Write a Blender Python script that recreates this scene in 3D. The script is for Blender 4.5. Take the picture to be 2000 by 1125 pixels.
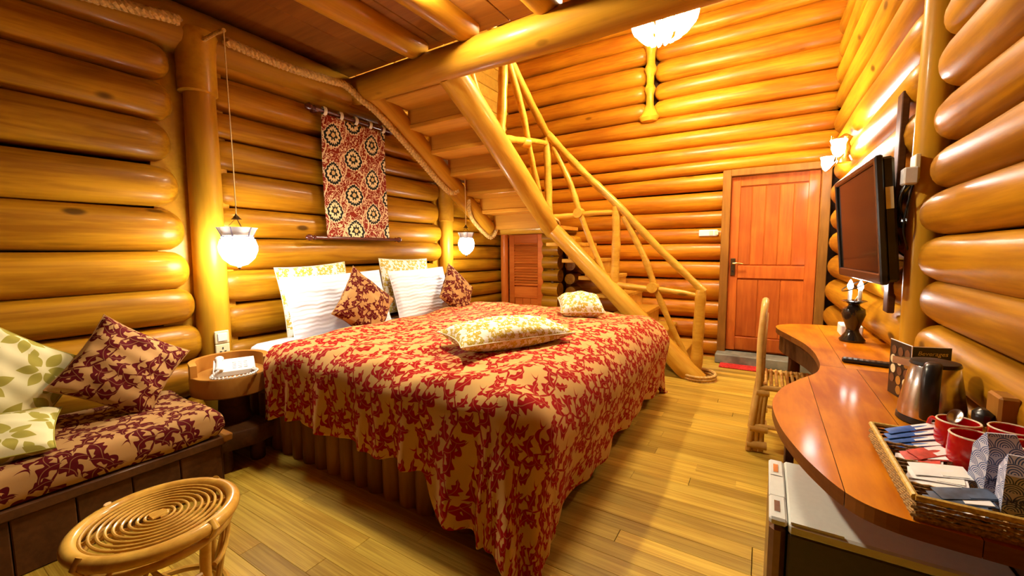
import bpy, bmesh, math, random
import numpy as np
from mathutils import Vector, Matrix, Euler
PI = math.pi
random.seed(7)
rng = np.random.default_rng(7)
SC = bpy.context.scene
COL = SC.collection
for o in list(bpy.data.objects):
    bpy.data.objects.remove(o, do_unlink=True)

# ------------------------------------------------------------------ camera, world, exposure
YAW, PITCH, ROLL, EYE = math.radians(31.7), math.radians(5.1), math.radians(-0.4), 1.3
cam_d = bpy.data.cameras.new('camera'); cam = bpy.data.objects.new('camera', cam_d); COL.objects.link(cam)
fw = Vector((-math.sin(YAW)*math.cos(PITCH), math.cos(YAW)*math.cos(PITCH), -math.sin(PITCH)))
r0 = Vector((math.cos(YAW), math.sin(YAW), 0)); u0 = r0.cross(fw)
rr = math.cos(ROLL)*r0 + math.sin(ROLL)*u0; uu = rr.cross(fw)
cam.matrix_world = Matrix(((rr.x, uu.x, -fw.x, 0), (rr.y, uu.y, -fw.y, 0), (rr.z, uu.z, -fw.z, EYE), (0, 0, 0, 1)))
cam_d.sensor_width = 36.0; cam_d.lens = 806.0/2000*36.0; cam_d.clip_start = 0.02
SC.camera = cam
SC.view_settings.view_transform = 'Standard'; SC.view_settings.look = 'None'
SC.view_settings.gamma = 1.0; SC.view_settings.use_curve_mapping = False
SC.view_settings.exposure = 0.18
SC.cycles.max_bounces = 8; SC.cycles.caustics_reflective = False; SC.cycles.caustics_refractive = False
w = bpy.data.worlds.new('world'); SC.world = w; w.use_nodes = True
w.node_tree.nodes['Background'].inputs[0].default_value = (0.02, 0.025, 0.04, 1)
w.node_tree.nodes['Background'].inputs[1].default_value = 1.0
# emission of the lamps the room has (W/m2 of glowing glass)
E_CHAND, E_PEND, E_CEIL, E_SCONCE, E_TABLE = 150.0, 78.0, 950.0, 190.0, 100.0
WARM, WHITE = (1.0, 0.88, 0.66), (1.0, 0.95, 0.88)

# ------------------------------------------------------------------ node helpers
class X:
    """a value in a shader node tree; arithmetic adds math nodes"""
    def __init__(s, nt, sock): s.nt, s.s = nt, sock
    def _m(s, op, *a):
        n = s.nt.nodes.new('ShaderNodeMath'); n.operation = op
        for i, v in enumerate((s,)+a):
            if isinstance(v, X): s.nt.links.new(v.s, n.inputs[i])
            else: n.inputs[i].default_value = v
        return X(s.nt, n.outputs[0])
    def __add__(s, o): return s._m('ADD', o)
    def __sub__(s, o): return s._m('SUBTRACT', o)
    def __mul__(s, o): return s._m('MULTIPLY', o)
    def __truediv__(s, o): return s._m('DIVIDE', o)
    def __neg__(s): return s._m('MULTIPLY', -1.0)
    def rsub(s, c): return (-s)+c
    def abs(s): return s._m('ABSOLUTE')
    def sin(s): return s._m('SINE')
    def sqrt(s): return s._m('SQRT')
    def fract(s): return s._m('FRACT')
    def floor(s): return s._m('FLOOR')
    def max(s, o): return s._m('MAXIMUM', o)
    def min(s, o): return s._m('MINIMUM', o)
    def gt(s, o): return s._m('GREATER_THAN', o)
    def lt(s, o): return s._m('LESS_THAN', o)
    def atan2(s, o): return s._m('ARCTAN2', o)
    def pow(s, o): return s._m('POWER', o)
    def step(s, lo, hi):
        n = s.nt.nodes.new('ShaderNodeMapRange'); n.clamp = True; n.interpolation_type = 'SMOOTHSTEP'
        s.nt.links.new(s.s, n.inputs[0]); n.inputs[1].default_value = lo; n.inputs[2].default_value = hi
        return X(s.nt, n.outputs[0])

class M:
    def __init__(s, name, rough=0.5, spec=0.22, metal=0.0, coat=0.0, sheen=0.0):
        s.m = bpy.data.materials.new(name); s.m.use_nodes = True; s.nt = s.m.node_tree
        s.b = s.nt.nodes['Principled BSDF']; s.n = s.nt.nodes; s.l = s.nt.links
        s.b.inputs['Roughness'].default_value = rough; s.b.inputs['Specular IOR Level'].default_value = spec
        s.b.inputs['Metallic'].default_value = metal; s.b.inputs['Coat Weight'].default_value = coat
        s.b.inputs['Coat Roughness'].default_value = 0.12
        if sheen: s.b.inputs['Sheen Weight'].default_value = sheen
    def coord(s, kind='Object', scale=(1, 1, 1), rnd=0.0, loc=(0, 0, 0)):
        tc = s.n.new('ShaderNodeTexCoord'); mp = s.n.new('ShaderNodeMapping')
        s.l.new(tc.outputs[kind], mp.inputs[0]); mp.inputs['Scale'].default_value = scale; mp.inputs['Location'].default_value = loc
        out = mp.outputs[0]
        if rnd:
            oi = s.n.new('ShaderNodeObjectInfo'); ml = s.n.new('ShaderNodeVectorMath'); ml.operation = 'SCALE'
            ml.inputs[0].default_value = (rnd, rnd*.37, rnd*.71); s.l.new(oi.outputs['Random'], ml.inputs['Scale'])
            ad = s.n.new('ShaderNodeVectorMath'); ad.operation = 'ADD'; s.l.new(out, ad.inputs[0]); s.l.new(ml.outputs[0], ad.inputs[1]); out = ad.outputs[0]
        return out
    def xyz(s, v):
        n = s.n.new('ShaderNodeSeparateXYZ'); s.l.new(v, n.inputs[0]); return [X(s.nt, o) for o in n.outputs]
    def noise(s, v, scale=1.0, detail=4.0, rough=0.5, dist=0.0):
        n = s.n.new('ShaderNodeTexNoise'); s.l.new(v, n.inputs['Vector']); n.inputs['Scale'].default_value = scale
        n.inputs['Detail'].default_value = detail; n.inputs['Roughness'].default_value = rough; n.inputs['Distortion'].default_value = dist
        return X(s.nt, n.outputs[0])
    def vor(s, v, scale=1.0, feature='F1'):
        n = s.n.new('ShaderNodeTexVoronoi'); s.l.new(v, n.inputs['Vector']); n.inputs['Scale'].default_value = scale; n.feature = feature
        return X(s.nt, n.outputs['Distance'])
    def rnd(s): 
        return X(s.nt, s.n.new('ShaderNodeObjectInfo').outputs['Random'])
    def mix(s, f, a, b):
        n = s.n.new('ShaderNodeMix'); n.data_type = 'RGBA'
        if isinstance(f, X): s.l.new(f.s, n.inputs[0])
        else: n.inputs[0].default_value = f
        for v, i in ((a, 6), (b, 7)):
            if isinstance(v, (tuple, list)): n.inputs[i].default_value = (*v[:3], 1)
            else: s.l.new(v, n.inputs[i])
        return n.outputs[2]
    def scale_col(s, c, f):
        n = s.n.new('ShaderNodeMix'); n.data_type = 'RGBA'; n.blend_type = 'MULTIPLY'; n.inputs[0].default_value = 1.0
        s.l.new(c, n.inputs[6]); g = s.n.new('ShaderNodeCombineColor')
        for i in range(3): s.l.new(f.s, g.inputs[i])
        s.l.new(g.outputs[0], n.inputs[7]); return n.outputs[2]
    def col(s, c):
        if isinstance(c, (tuple, list)): s.b.inputs['Base Color'].default_value = (*c[:3], 1)
        else: s.l.new(c, s.b.inputs['Base Color'])
        return s
    def bump(s, h, strength=0.3, dist=0.01):
        n = s.n.new('ShaderNodeBump'); n.inputs['Strength'].default_value = strength; n.inputs['Distance'].default_value = dist
        s.l.new(h.s, n.inputs['Height']); s.l.new(n.outputs[0], s.b.inputs['Normal']); return s
    def rough(s, r): s.l.new(r.s, s.b.inputs['Roughness']); return s
    def emit(s, c, st):
        s.b.inputs['Emission Color'].default_value = (*c, 1); s.b.inputs['Emission Strength'].default_value = st; return s

def wood(name, dark, light, stretch=(1.3, 13, 13), rough=0.34, knots=0.0, var=0.30, coat=0.07, rnd=17.0, bump=0.15):
    m = M(name, rough=rough+.06, coat=coat, spec=.14)
    v = m.coord('Object', stretch, rnd)
    g = m.noise(v, 1.0, 5.0, 0.6, 0.6)
    v2 = m.coord('Object', (.8, 2.2, 2.2), rnd)
    big = m.noise(v2, 1.3, 2.0)
    fine = m.noise(m.coord('Object', (stretch[0]*2, stretch[1]*5, stretch[2]*5) if stretch[0] < stretch[2] else tuple(q*3 for q in stretch), rnd), 1.0, 3.0)
    f = (g*1.0 + big*.8 + fine*.45 - .63)
    c = m.mix(f.step(.2, .8), dark, light)
    c = m.scale_col(c, m.rnd()*var + (1-var*.5))
    if knots:
        vk = m.coord('Object', (1.1, 2.4, 2.4), rnd*2)
        k = m.vor(vk, 1.6).step(.115, .05)*knots
        c = m.mix(k, c, tuple(x*.25 for x in dark))
        st = m.noise(m.coord('Object', (2.2, 9, 9), rnd*3), 1.0, 3.0).step(.66, .8)*(.55*knots)
        c = m.mix(st, c, tuple(x*.4 for x in dark))
    m.col(c)
    if bump: m.bump(g, bump, .004)
    return m.m

def plain(name, c, rough=0.5, metal=0.0, spec=0.5, coat=0.0, grain=0.12, scale=60.0, sheen=0.0):
    m = M(name, rough=rough, metal=metal, spec=spec, coat=coat, sheen=sheen)
    g = m.noise(m.coord('Object'), scale, 3.0)
    m.col(m.mix(g.step(.3, .7), tuple(x*(1-grain) for x in c), tuple(min(1, x*(1+grain*.6)) for x in c)))
    return m.m

def glow(name, c, st):
    m = M(name, rough=.3); m.col((.9, .88, .84)); m.emit(c, st); return m.m

def leaf_field(m, p, leaves):
    """union of curved leaves in a repeating unit tile: p is a vector socket; leaf = (cx, cy, angle deg, half length, half width, curve, lobes)"""
    tot = None; vein = None
    for cx, cy, a, L, W, cv, lob in leaves:
        wr = m.n.new('ShaderNodeVectorMath'); wr.operation = 'WRAP'
        m.l.new(p, wr.inputs[0]); wr.inputs[1].default_value = (cx+.5, cy+.5, 1); wr.inputs[2].default_value = (cx-.5, cy-.5, -1)
        ca, sa = math.cos(math.radians(a))/L, math.sin(math.radians(a))/L
        def dot(ax, ay):
            n = m.n.new('ShaderNodeVectorMath'); n.operation = 'DOT_PRODUCT'; m.l.new(wr.outputs[0], n.inputs[0]); n.inputs[1].default_value = (ax, ay, 0)
            return X(m.nt, n.outputs['Value']) - (cx*ax+cy*ay)
        x, y = dot(ca, sa), dot(-sa, ca)
        q = x*x
        off = (y - q*cv + cv*.4).abs()
        wd = (q.rsub(1.0))*(W/L)*((x*-.35)+1.0).max(.1)
        if lob: wd = wd*(((x*lob).sin()*.32)+.86)
        d = wd - off
        tot = d if tot is None else tot.max(d)
        if lob:
            vv = (off.rsub(.035)).min(wd-.06)
            vein = vv if vein is None else vein.max(vv)
    return tot, vein

def vine():
    """two winding stems with lobed leaves to both sides, curls in the gaps, in a unit tile"""
    out = []; R = random.Random(4)
    for vx, ph, A in ((.25, 0.0, .10), (.75, .5, .10)):
        f = lambda t: (vx+A*math.sin(2*PI*(t+ph)), t)
        for i in range(6):                                     # the stem
            (x0, y0), (x1, y1) = f(i/6), f((i+1)/6)
            out.append(((x0+x1)/2, ((y0+y1)/2) % 1, math.degrees(math.atan2(y1-y0, x1-x0)), .5*math.hypot(x1-x0, y1-y0)*1.4, .014, .0, 0))
        for i in range(5):                                     # leaves
            for sd in (1, -1):
                t = i/5+(.0 if sd > 0 else .07); x, y = f(t); x1, y1 = f(t+.01); tg = math.degrees(math.atan2(y1-y, x1-x))
                L = .132*R.uniform(.9, 1.12); an = tg + sd*(40 + R.uniform(-6, 22)); cv = -sd*R.uniform(.2, .75)
                cx, cy = x+math.cos(math.radians(an))*L*1.05, y+math.sin(math.radians(an))*L*1.05
                out.append((cx % 1, cy % 1, an, L, L*.52, cv, (10, 8.5)[i % 2]))
        for i in range(4):                                     # curled tendrils and buds
            t = i/4+.13; x, y = f(t); sd = 1 if i % 2 else -1
            xx = (x + sd*.20) % 1
            out.append((xx, y % 1, 90-sd*35, .085, .030, sd*.9, 0))
            out.append(((xx+.06*sd) % 1, (y+.10) % 1, 90+sd*60, .060, .015, -sd*1.5, 0))
    return out

def damask(name, ground, motif, tile=.27, sheen=.12, rough=.5, ground2=None):
    m = M(name, rough=.75, sheen=0, spec=.06)
    v = m.coord('UV', (1/tile, 1/tile, 1))
    nz = m.n.new('ShaderNodeTexNoise'); m.l.new(v, nz.inputs['Vector']); nz.inputs['Scale'].default_value = 2.6; nz.inputs['Detail'].default_value = 1
    sb = m.n.new('ShaderNodeVectorMath'); sb.operation = 'MULTIPLY_ADD'; m.l.new(nz.outputs['Color'], sb.inputs[0]); sb.inputs[1].default_value = (.15, .15, 0); m.l.new(v, sb.inputs[2])
    lv = vine()
    d, vein = leaf_field(m, sb.outputs[0], lv)
    on = d.step(-.02, .02)
    weave = m.noise(m.coord('UV', (900, 900, 1)), 1.0, 2.0)
    gsoft = m.noise(v, 1.2, 2.0)
    g = m.mix(gsoft.step(.35, .65), ground, ground2 or tuple(x*.86 for x in ground))
    c = m.mix(on, g, motif)
    c = m.mix(vein.step(-.005, .014)*.8, c, tuple(a*.5+b*.5 for a, b in zip(ground, motif)))
    c = m.scale_col(c, weave*.3+.85)
    m.col(c)
    m.bump(on*.6 + weave*.4, .25, .004)
    return m.m

def big_leaf(name, ground, motif, tile=.22):
    m = M(name, rough=.75, spec=.06)
    v = m.coord('UV', (1/tile, 1/tile, 1))
    lv = []
    for ox, oy, r_ in ((.27, .30, 0), (.77, .78, 25)):
        for k, (a, L) in enumerate(((80, .185), (150, .165), (20, .165), (265, .15), (205, .15), (325, .15))):
            an = math.radians(a+r_); lv.append(((ox+math.cos(an)*L*1.32) % 1, (oy+math.sin(an)*L*1.32) % 1, a+r_, L*.92, L*.52, .08*(-1)**k, 0))
    lv += [(.52, .02, 60, .09, .055, 0, 0), (.02, .52, 120, .09, .055, 0, 0)]
    d, _ = leaf_field(m, v, lv)
    weave = m.noise(m.coord('UV', (700, 700, 1)), 1.0, 2.0)
    c = m.mix(d.step(-.01, .02), ground, motif)
    m.col(m.scale_col(c, weave*.25+.87)); m.bump(weave, .15, .002)
    return m.m

MAT = {}
MAT['log'] = wood('log_yellow_lit', (.25, .093, .003), (.50, .232, .008), knots=.9)  # the yellower light of the near room is put into the wood colour
MAT['log_back'] = wood('log_orange_lit', (.33, .085, .003), (.55, .205, .007), knots=.7)  # same kind of log, with the back wall's orange light in its colour
MAT['post'] = wood('pale_post', (.42, .19, .010), (.56, .29, .016), knots=.4, stretch=(1.2, 9, 9))
MAT['rail'] = wood('rail_branch', (.48, .22, .015), (.64, .35, .035), knots=.7, stretch=(2.5, 14, 14), coat=.15)
MAT['beam'] = wood('beam_log', (.34, .145, .008), (.47, .22, .012), knots=.5)
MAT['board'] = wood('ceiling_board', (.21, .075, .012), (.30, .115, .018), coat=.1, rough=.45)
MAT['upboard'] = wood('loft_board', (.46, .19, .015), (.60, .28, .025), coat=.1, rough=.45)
MAT['wallboard'] = wood('lit_wall_board', (.56, .30, .03), (.70, .42, .05), coat=.05, rough=.45)  # loft boards made lighter, the chandelier's light put into the colour
MAT['door'] = wood('red_door_wood', (.36, .070, .008), (.52, .125, .013), stretch=(14, 14, 1.2), rough=.5, coat=.05)
MAT['frame'] = wood('door_frame_wood', (.22, .085, .012), (.34, .14, .02), stretch=(12, 12, 1.5))
MAT['louvre'] = wood('louvre_wood', (.50, .11, .012), (.62, .17, .02), stretch=(2, 12, 12))
MAT['floor'] = wood('bamboo_board', (.34, .19, .016), (.62, .41, .055), stretch=(1.6, 55, 55), rough=.36, var=.55, coat=.12, bump=.04)
MAT['desk'] = wood('varnished_top', (.34, .082, .001), (.64, .22, .003), stretch=(8, 1.3, 8), rough=.5, coat=.07, bump=.02)
for n_ in MAT['desk'].node_tree.nodes:
    if n_.type == 'BSDF_PRINCIPLED': n_.inputs['Specular IOR Level'].default_value = .05
MAT['fillcut'] = wood('fill_cut_board', (.05, .02, .006), (.08, .035, .01), coat=0, rough=.7)  # for the unseen front wall, coloured dark to cut the fill light
MAT['dark'] = wood('dark_wood', (.060, .022, .006), (.11, .042, .011), stretch=(3, 12, 12), rough=.5, coat=.05)
MAT['bark'] = wood('board_edge', (.13, .04, .006), (.22, .075, .010), stretch=(4, 4, 20), rough=.5, coat=.1)
MAT['slice'] = wood('slice_wood', (.33, .13, .018), (.46, .21, .035), stretch=(5, 5, 2), rough=.4)
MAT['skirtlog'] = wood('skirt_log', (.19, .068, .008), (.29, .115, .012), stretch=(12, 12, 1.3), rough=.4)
MAT['rattan'] = wood('rattan_cane', (.46, .225, .028), (.72, .43, .072), stretch=(9, 9, 9), rough=.3, coat=.4, bump=.03)
MAT['chaircane'] = wood('bamboo_cane', (.56, .29, .06), (.80, .50, .14), stretch=(6, 6, 6), rough=.32, coat=.3, bump=.03)
MAT['rope'] = plain('hemp_rope', (.62, .38, .10), .8, grain=.3)
MAT['damask'] = damask('red_damask', (.64, .37, .12), (.33, .006, .005), .34)
MAT['damask_dk'] = damask('plum_damask', (.44, .245, .085), (.085, .005, .006), .32)  # ground colour darkened to stand for the light falloff around the bench
MAT['gold'] = damask('gold_damask', (.86, .81, .68), (.52, .37, .035), .19)
MAT['leaf'] = big_leaf('green_leaf_print', (.66, .60, .33), (.34, .29, .05), .27)  # print toned down, the dim light of the bench corner in its colour
MAT['white'] = plain('white_linen', (.80, .80, .83), .8, grain=.03, sheen=.2)
MAT['mattress'] = plain('mattress_cloth', (.85, .84, .82), .8, grain=.04)
MAT['plastic'] = plain('white_plastic', (.70, .69, .65), .35, grain=.03)
MAT['plate'] = plain('ivory_plate', (.75, .66, .38), .4, grain=.04)
MAT['black'] = plain('black_plastic', (.012, .011, .010), .3, grain=.1)
MAT['screen'] = plain('black_screen', (.008, .007, .006), .12, grain=.05, spec=.04)
MAT['steel'] = plain('brushed_steel', (.62, .60, .56), .22, metal=1.0, grain=.06)
MAT['taupe'] = plain('taupe_metal', (.23, .13, .07), .3, metal=.6, grain=.06)
MAT['fridge'] = plain('fridge_grey', (.66, .67, .60), .35, grain=.03)
MAT['fridgebody'] = plain('fridge_dark', (.055, .042, .03), .35, grain=.08)
MAT['ceramic'] = plain('black_ceramic', (.015, .012, .010), .15, grain=.1, coat=.6)
MAT['red'] = plain('red_glaze', (.50, .006, .006), .15, grain=.05, coat=.6)
MAT['cream'] = plain('cream_glaze', (.85, .70, .50), .25, grain=.03)
MAT['gold_metal'] = plain('gilt_metal', (.80, .52, .16), .25, metal=1.0, grain=.08)
MAT['bronze'] = plain('dark_bronze', (.16, .10, .04), .35, metal=.9, grain=.15)
MAT['stone'] = plain('grey_stone', (.20, .19, .13), .7, grain=.35, scale=9)
MAT['redmat'] = plain('red_mat', (.55, .02, .01), .95, grain=.3)
MAT['mahogany'] = plain('mahogany_rod', (.10, .02, .012), .25, grain=.2, coat=.5)
MAT['wicker'] = plain('wicker', (.36, .20, .05), .7, grain=.5, scale=180)
MAT['wicker_rim'] = plain('wicker_rim', (.60, .38, .07), .5, grain=.3, scale=120)
MAT['paper'] = plain('white_paper', (.86, .84, .82), .7, grain=.03)
MAT['bluepaper'] = plain('blue_sachet', (.015, .11, .45), .4, grain=.25, scale=40)
MAT['navypaper'] = plain('navy_sachet', (.05, .08, .14), .4, grain=.5, scale=40)
MAT['redpaper'] = plain('red_print', (.62, .06, .04), .4, grain=.3, scale=50)
MAT['navyprint'] = plain('navy_print', (.05, .06, .16), .5, grain=.1)
MAT['letter'] = plain('white_letter', (.85, .82, .75), .6, grain=.02)
MAT['wire'] = plain('lamp_lead', (.30, .28, .40), .4, metal=.5)
MAT['cord'] = plain('pale_cord', (.80, .62, .28), .6)
MAT['bulb'] = glow('lit_glass', WHITE, E_PEND)
MAT['chand'] = glow('lit_crystal', WARM, E_CHAND)
MAT['ceil'] = glow('lit_dome', WARM, E_CEIL)
MAT['sconce'] = glow('lit_tube', WHITE, E_SCONCE)
MAT['candle'] = glow('lit_candle', WHITE, E_TABLE)

def mat_bag():
    m = M('wave_print_paper', rough=.5)
    x, y, _ = m.xyz(m.coord('UV', (1/.036, 1/.018, 1)))
    best = None
    for k in range(3):                       # overlapping fans of concentric arcs, nearer rows on top
        row = y.floor() - k
        sh = (row*.5).fract()
        cxx = (x + sh).fract() - .5
        cyy = (y - row)*.5
        d = (cxx*cxx + cyy*cyy).sqrt()
        ins = d.lt(.5)
        ring = (d*9.0).fract().gt(.45)
        v = ring*ins + (ins.rsub(1.0))*2.0
        best = v if best is None else best + (best.gt(1.5))*(v - best)
    on = best.min(1.0)
    m.col(m.mix(on, (.055, .10, .27), (.62, .62, .72)))
    return m.m
MAT['bag'] = mat_bag()

def mat_tapestry():
    m = M('ikat_cloth', rough=.8)
    W, H = .205, .32
    u, v, _ = m.xyz(m.coord('UV', (1/W, 1/H, 1)))
    ci = u.floor(); fx = u.fract()-.5
    vy = v + ci*.5
    fy = vy.fract()-.5
    j = m.noise(m.coord('UV', (60, 60, 1)), 1.0, 1.0)*.16 - .08
    wob = (fy*2*PI)
    # pointed oval medallion distance
    yy = fy - .02
    ax = fx.abs()
    d = ((ax*.80)*(ax*.80) + (yy*1.12)*(yy*1.12)).sqrt() + (yy.max(0.0)*ax*1.1) + j*.35
    ang = yy.atan2(fx)
    ser = ((ang*16).sin())*.018
    dark = (d+ser).lt(.335)
    cream1 = (d+ser*1.5).lt(.25)
    inner = (d + ((ang*7).sin())*.035).lt(.145)
    core = d.lt(.07)
    # trailing lattice
    s1 = ((fx + (wob.sin()*.12)).abs() - .44).abs().lt(.030)
    tex = m.noise(m.coord('UV', (30, 30, 1)), 1.0, 0.0, .5, 1.2)
    vine = ((tex - .5).abs()).lt(.055)
    c = m.mix(vine.max(s1), (.25, .022, .006), (.80, .60, .32))
    c = m.mix(dark, c, (.012, .014, .010)); ring = d.lt(.37)*(dark.rsub(1.0)); c = m.mix(ring, c, (.82, .64, .36))
    c = m.mix(cream1, c, (.82, .68, .36)); c = m.mix(inner, c, (.02, .022, .012)); c = m.mix(core, c, (.70, .50, .20))
    weave = m.noise(m.coord('UV', (600, 600, 1)), 1.0, 1.0)
    m.col(m.scale_col(c, weave*.3+.85)); m.bump(weave, .2, .002)
    return m.m
MAT['tapestry'] = mat_tapestry()

def mat_linen_pleat():
    m = M('pleated_white_linen', rough=.75, sheen=.2)
    u, v, _ = m.xyz(m.coord('UV'))
    n = m.noise(m.coord('UV', (9, 5, 1)), 1.0, 2.0)
    h = ((v*190 + n*9).sin())*.5+.5
    g = m.noise(m.coord('UV', (700, 700, 1)), 1.0, 2.0)
    m.col(m.mix(g, (.72, .72, .77), (.78, .78, .82)))
    m.bump(h, .55, .006)
    return m.m
MAT['pleat'] = mat_linen_pleat()

# ------------------------------------------------------------------ mesh helpers
WL = {}                                      # world location of every parent
def put(name, me, parent=None, loc=(0, 0, 0), rot=None, world=False):
    o = bpy.data.objects.new(name, me); COL.objects.link(o)
    loc = Vector(loc)
    if world and parent is not None: loc = loc - WL[parent.name]
    o.location = loc
    if rot is not None: o.rotation_euler = rot
    if parent is not None: o.parent = parent
    WL[o.name] = loc + (WL[parent.name] if parent is not None else Vector((0, 0, 0)))
    return o
def tag(o, label=None, cat=None, group=None, kind=None):
    if label: o['label'] = label
    if cat: o['category'] = cat
    if group: o['group'] = group
    if kind: o['kind'] = kind
    return o
def thing(name, label, cat, loc=(0, 0, 0), rz=0.0, group=None, kind='thing'):
    o = put(name, None, None, loc); o.rotation_euler = (0, 0, rz); o.empty_display_size = .05
    return tag(o, label, cat, group, kind)
def copy_tree(o, parent=None):
    c = o.copy(); COL.objects.link(c)
    if parent is not None: c.parent = parent
    WL[c.name] = WL[o.name].copy()
    for ch in list(o.children): copy_tree(ch, c)
    return c

class MB:
    def __init__(s): s.v, s.f, s.uv = [], [], []
    def add(s, verts, faces, uv=None):
        b = len(s.v); s.v += [tuple(p) for p in verts]; s.f += [tuple(b+i for i in f) for f in faces]
        if uv is not None: s.uv += list(uv)
        return s
    def box(s, c, d, rot=None, bev=0.0):
        hx, hy, hz = d[0]/2, d[1]/2, d[2]/2; c = Vector(c)
        R = rot.to_matrix() if rot is not None else Matrix.Identity(3)
        if bev <= 0:
            P = [(x, y, z) for x in (-hx, hx) for y in (-hy, hy) for z in (-hz, hz)]
            F = [(0, 1, 3, 2), (4, 6, 7, 5), (0, 4, 5, 1), (2, 3, 7, 6), (0, 2, 6, 4), (1, 5, 7, 3)]
        else:
            b = min(bev, hx*.9, hy*.9, hz*.9); P, F, idx = [], [], {}
            for ix in (-1, 1):
                for iy in (-1, 1):
                    for iz in (-1, 1):
                        for a in range(3):
                            p = [ix*(hx-b), iy*(hy-b), iz*(hz-b)]; p[a] = (ix, iy, iz)[a]*(hx, hy, hz)[a]
                            idx[(ix, iy, iz, a)] = len(P); P.append(tuple(p))
            for a in range(3):
                o1, o2 = [(1, 2), (2, 0), (0, 1)][a]
                for sgn in (-1, 1):
                    q = []
                    for e1, e2 in ((-1, -1), (1, -1), (1, 1), (-1, 1)):
                        t = [0, 0, 0]; t[a] = sgn; t[o1] = e1; t[o2] = e2; q.append(idx[(*t, a)])
                    F.append(tuple(q if sgn > 0 else q[::-1]))
            for a in range(3):
                o1, o2 = [(1, 2), (2, 0), (0, 1)][a]
                for e1 in (-1, 1):
                    for e2 in (-1, 1):
                        t1 = [0, 0, 0]; t1[o1] = e1; t1[o2] = e2; t1[a] = -1; t2 = list(t1); t2[a] = 1
                        q = [idx[(*t1, o1)], idx[(*t2, o1)], idx[(*t2, o2)], idx[(*t1, o2)]]
                        F.append(tuple(q if e1*e2 < 0 else q[::-1]))
            for ix in (-1, 1):
                for iy in (-1, 1):
                    for iz in (-1, 1):
                        q = [idx[(ix, iy, iz, a)] for a in range(3)]; F.append(tuple(q if ix*iy*iz > 0 else q[::-1]))
        return s.add([c + R @ Vector(p) for p in P], F)
    def tube(s, pts, r, n=10, caps=True, closed=False, flat=1.0):
        pts = [Vector(p) for p in pts]; N = len(pts)
        rs = list(r) if hasattr(r, '__len__') else [r]*N
        V, F = [], []
        up = None
        for i, p in enumerate(pts):
            if closed: t = pts[(i+1) % N] - pts[i-1]
            else: t = pts[min(i+1, N-1)] - pts[max(i-1, 0)]
            t.normalize()
            if up is None:
                up = t.orthogonal().normalized() if abs(t.z) > .9 else Vector((0, 0, 1))
            a = t.cross(up)
            if a.length < 1e-4: a = t.orthogonal()
            a.normalize(); b = a.cross(t).normalized(); up = b
            for k in range(n):
                th = 2*PI*k/n; V.append(p + a*(rs[i]*math.cos(th)) + b*(rs[i]*flat*math.sin(th)))
        for i in range(N if closed else N-1):
            j = (i+1) % N
            for k in range(n): F.append((i*n+k, i*n+(k+1) % n, j*n+(k+1) % n, j*n+k))
        if caps and not closed:
            F.append(tuple(range(n))[::-1]); F.append(tuple((N-1)*n+k for k in range(n)))
        return s.add(V, [f[::-1] for f in F])
    def lathe(s, prof, c=(0, 0, 0), n=24, M4=None, ang=2*PI, wave=None):
        V, F = [], []; c = Vector(c); full = abs(ang-2*PI) < 1e-6; m = n if full else n+1
        for r, z in prof:
            for k in range(m):
                th = ang*k/n; q = r
                if wave: q = r*(1+wave(th, z))
                p = Vector((q*math.cos(th), q*math.sin(th), z))
                V.append((M4 @ p if M4 is not None else p) + c)
        for i in range(len(prof)-1):
            for k in range(n):
                k2 = (k+1) % m; F.append((i*m+k, i*m+k2, (i+1)*m+k2, (i+1)*m+k))
        if full:
            if prof[0][0] > 1e-5: F.append(tuple(range(m))[::-1])
            if prof[-1][0] > 1e-5: F.append(tuple((len(prof)-1)*m+k for k in range(m)))
        return s.add(V, F)
    def prism(s, poly, z0, z1, bev=0.0):
        n = len(poly)
        P2 = [Vector((x, y)) for x, y in poly]
        area = sum(P2[i].x*P2[(i+1) % n].y - P2[(i+1) % n].x*P2[i].y for i in range(n))
        if area < 0: P2 = P2[::-1]
        def inset(d):
            out = []
            for i in range(n):
                t = (P2[(i+1) % n]-P2[i-1]); t.normalize() if t.length > 1e-9 else None
                out.append(P2[i] + Vector((-t.y, t.x))*d)
            return out
        rings = [(P2, z0), (P2, z1)] if bev <= 0 else [(inset(bev), z0), (P2, z0+bev), (P2, z1-bev), (inset(bev), z1)]
        V = [(p.x, p.y, z) for R, z in rings for p in R]; F = []
        for a in range(len(rings)-1):
            for k in range(n): F.append((a*n+k, a*n+(k+1) % n, (a+1)*n+(k+1) % n, (a+1)*n+k))
        F.append(tuple(range(n))[::-1]); F.append(tuple((len(rings)-1)*n+k for k in range(n)))
        return s.add(V, F)
    def mesh(s, name, mat, smooth=True, sharp=40):
        me = bpy.data.meshes.new(name); me.from_pydata(s.v, [], s.f)
        if s.uv:
            ul = me.uv_layers.new(name='UVMap'); arr = np.array(s.uv, dtype=np.float32)
            li = np.empty(len(me.loops), dtype=np.int32); me.loops.foreach_get('vertex_index', li)
            ul.data.foreach_set('uv', arr[li].ravel())
        if smooth:
            me.polygons.foreach_set('use_smooth', [True]*len(me.polygons))
            if sharp: me.set_sharp_from_angle(angle=math.radians(sharp))
        if mat: me.materials.append(MAT[mat] if isinstance(mat, str) else mat)
        me.update(); return me
    def build(s, name, mat, parent=None, loc=(0, 0, 0), rot=None, world=False, smooth=True, sharp=40):
        """world=True: the vertices are world coordinates; the object's origin goes to their middle"""
        if world:
            A = np.array(s.v); mid = (A.min(0)+A.max(0))/2
            s.v = [tuple(p) for p in (A-mid)]
            return put(name, s.mesh(name, mat, smooth, sharp), parent, Vector(mid), None, True)
        return put(name, s.mesh(name, mat, smooth, sharp), parent, loc, rot)

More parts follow.
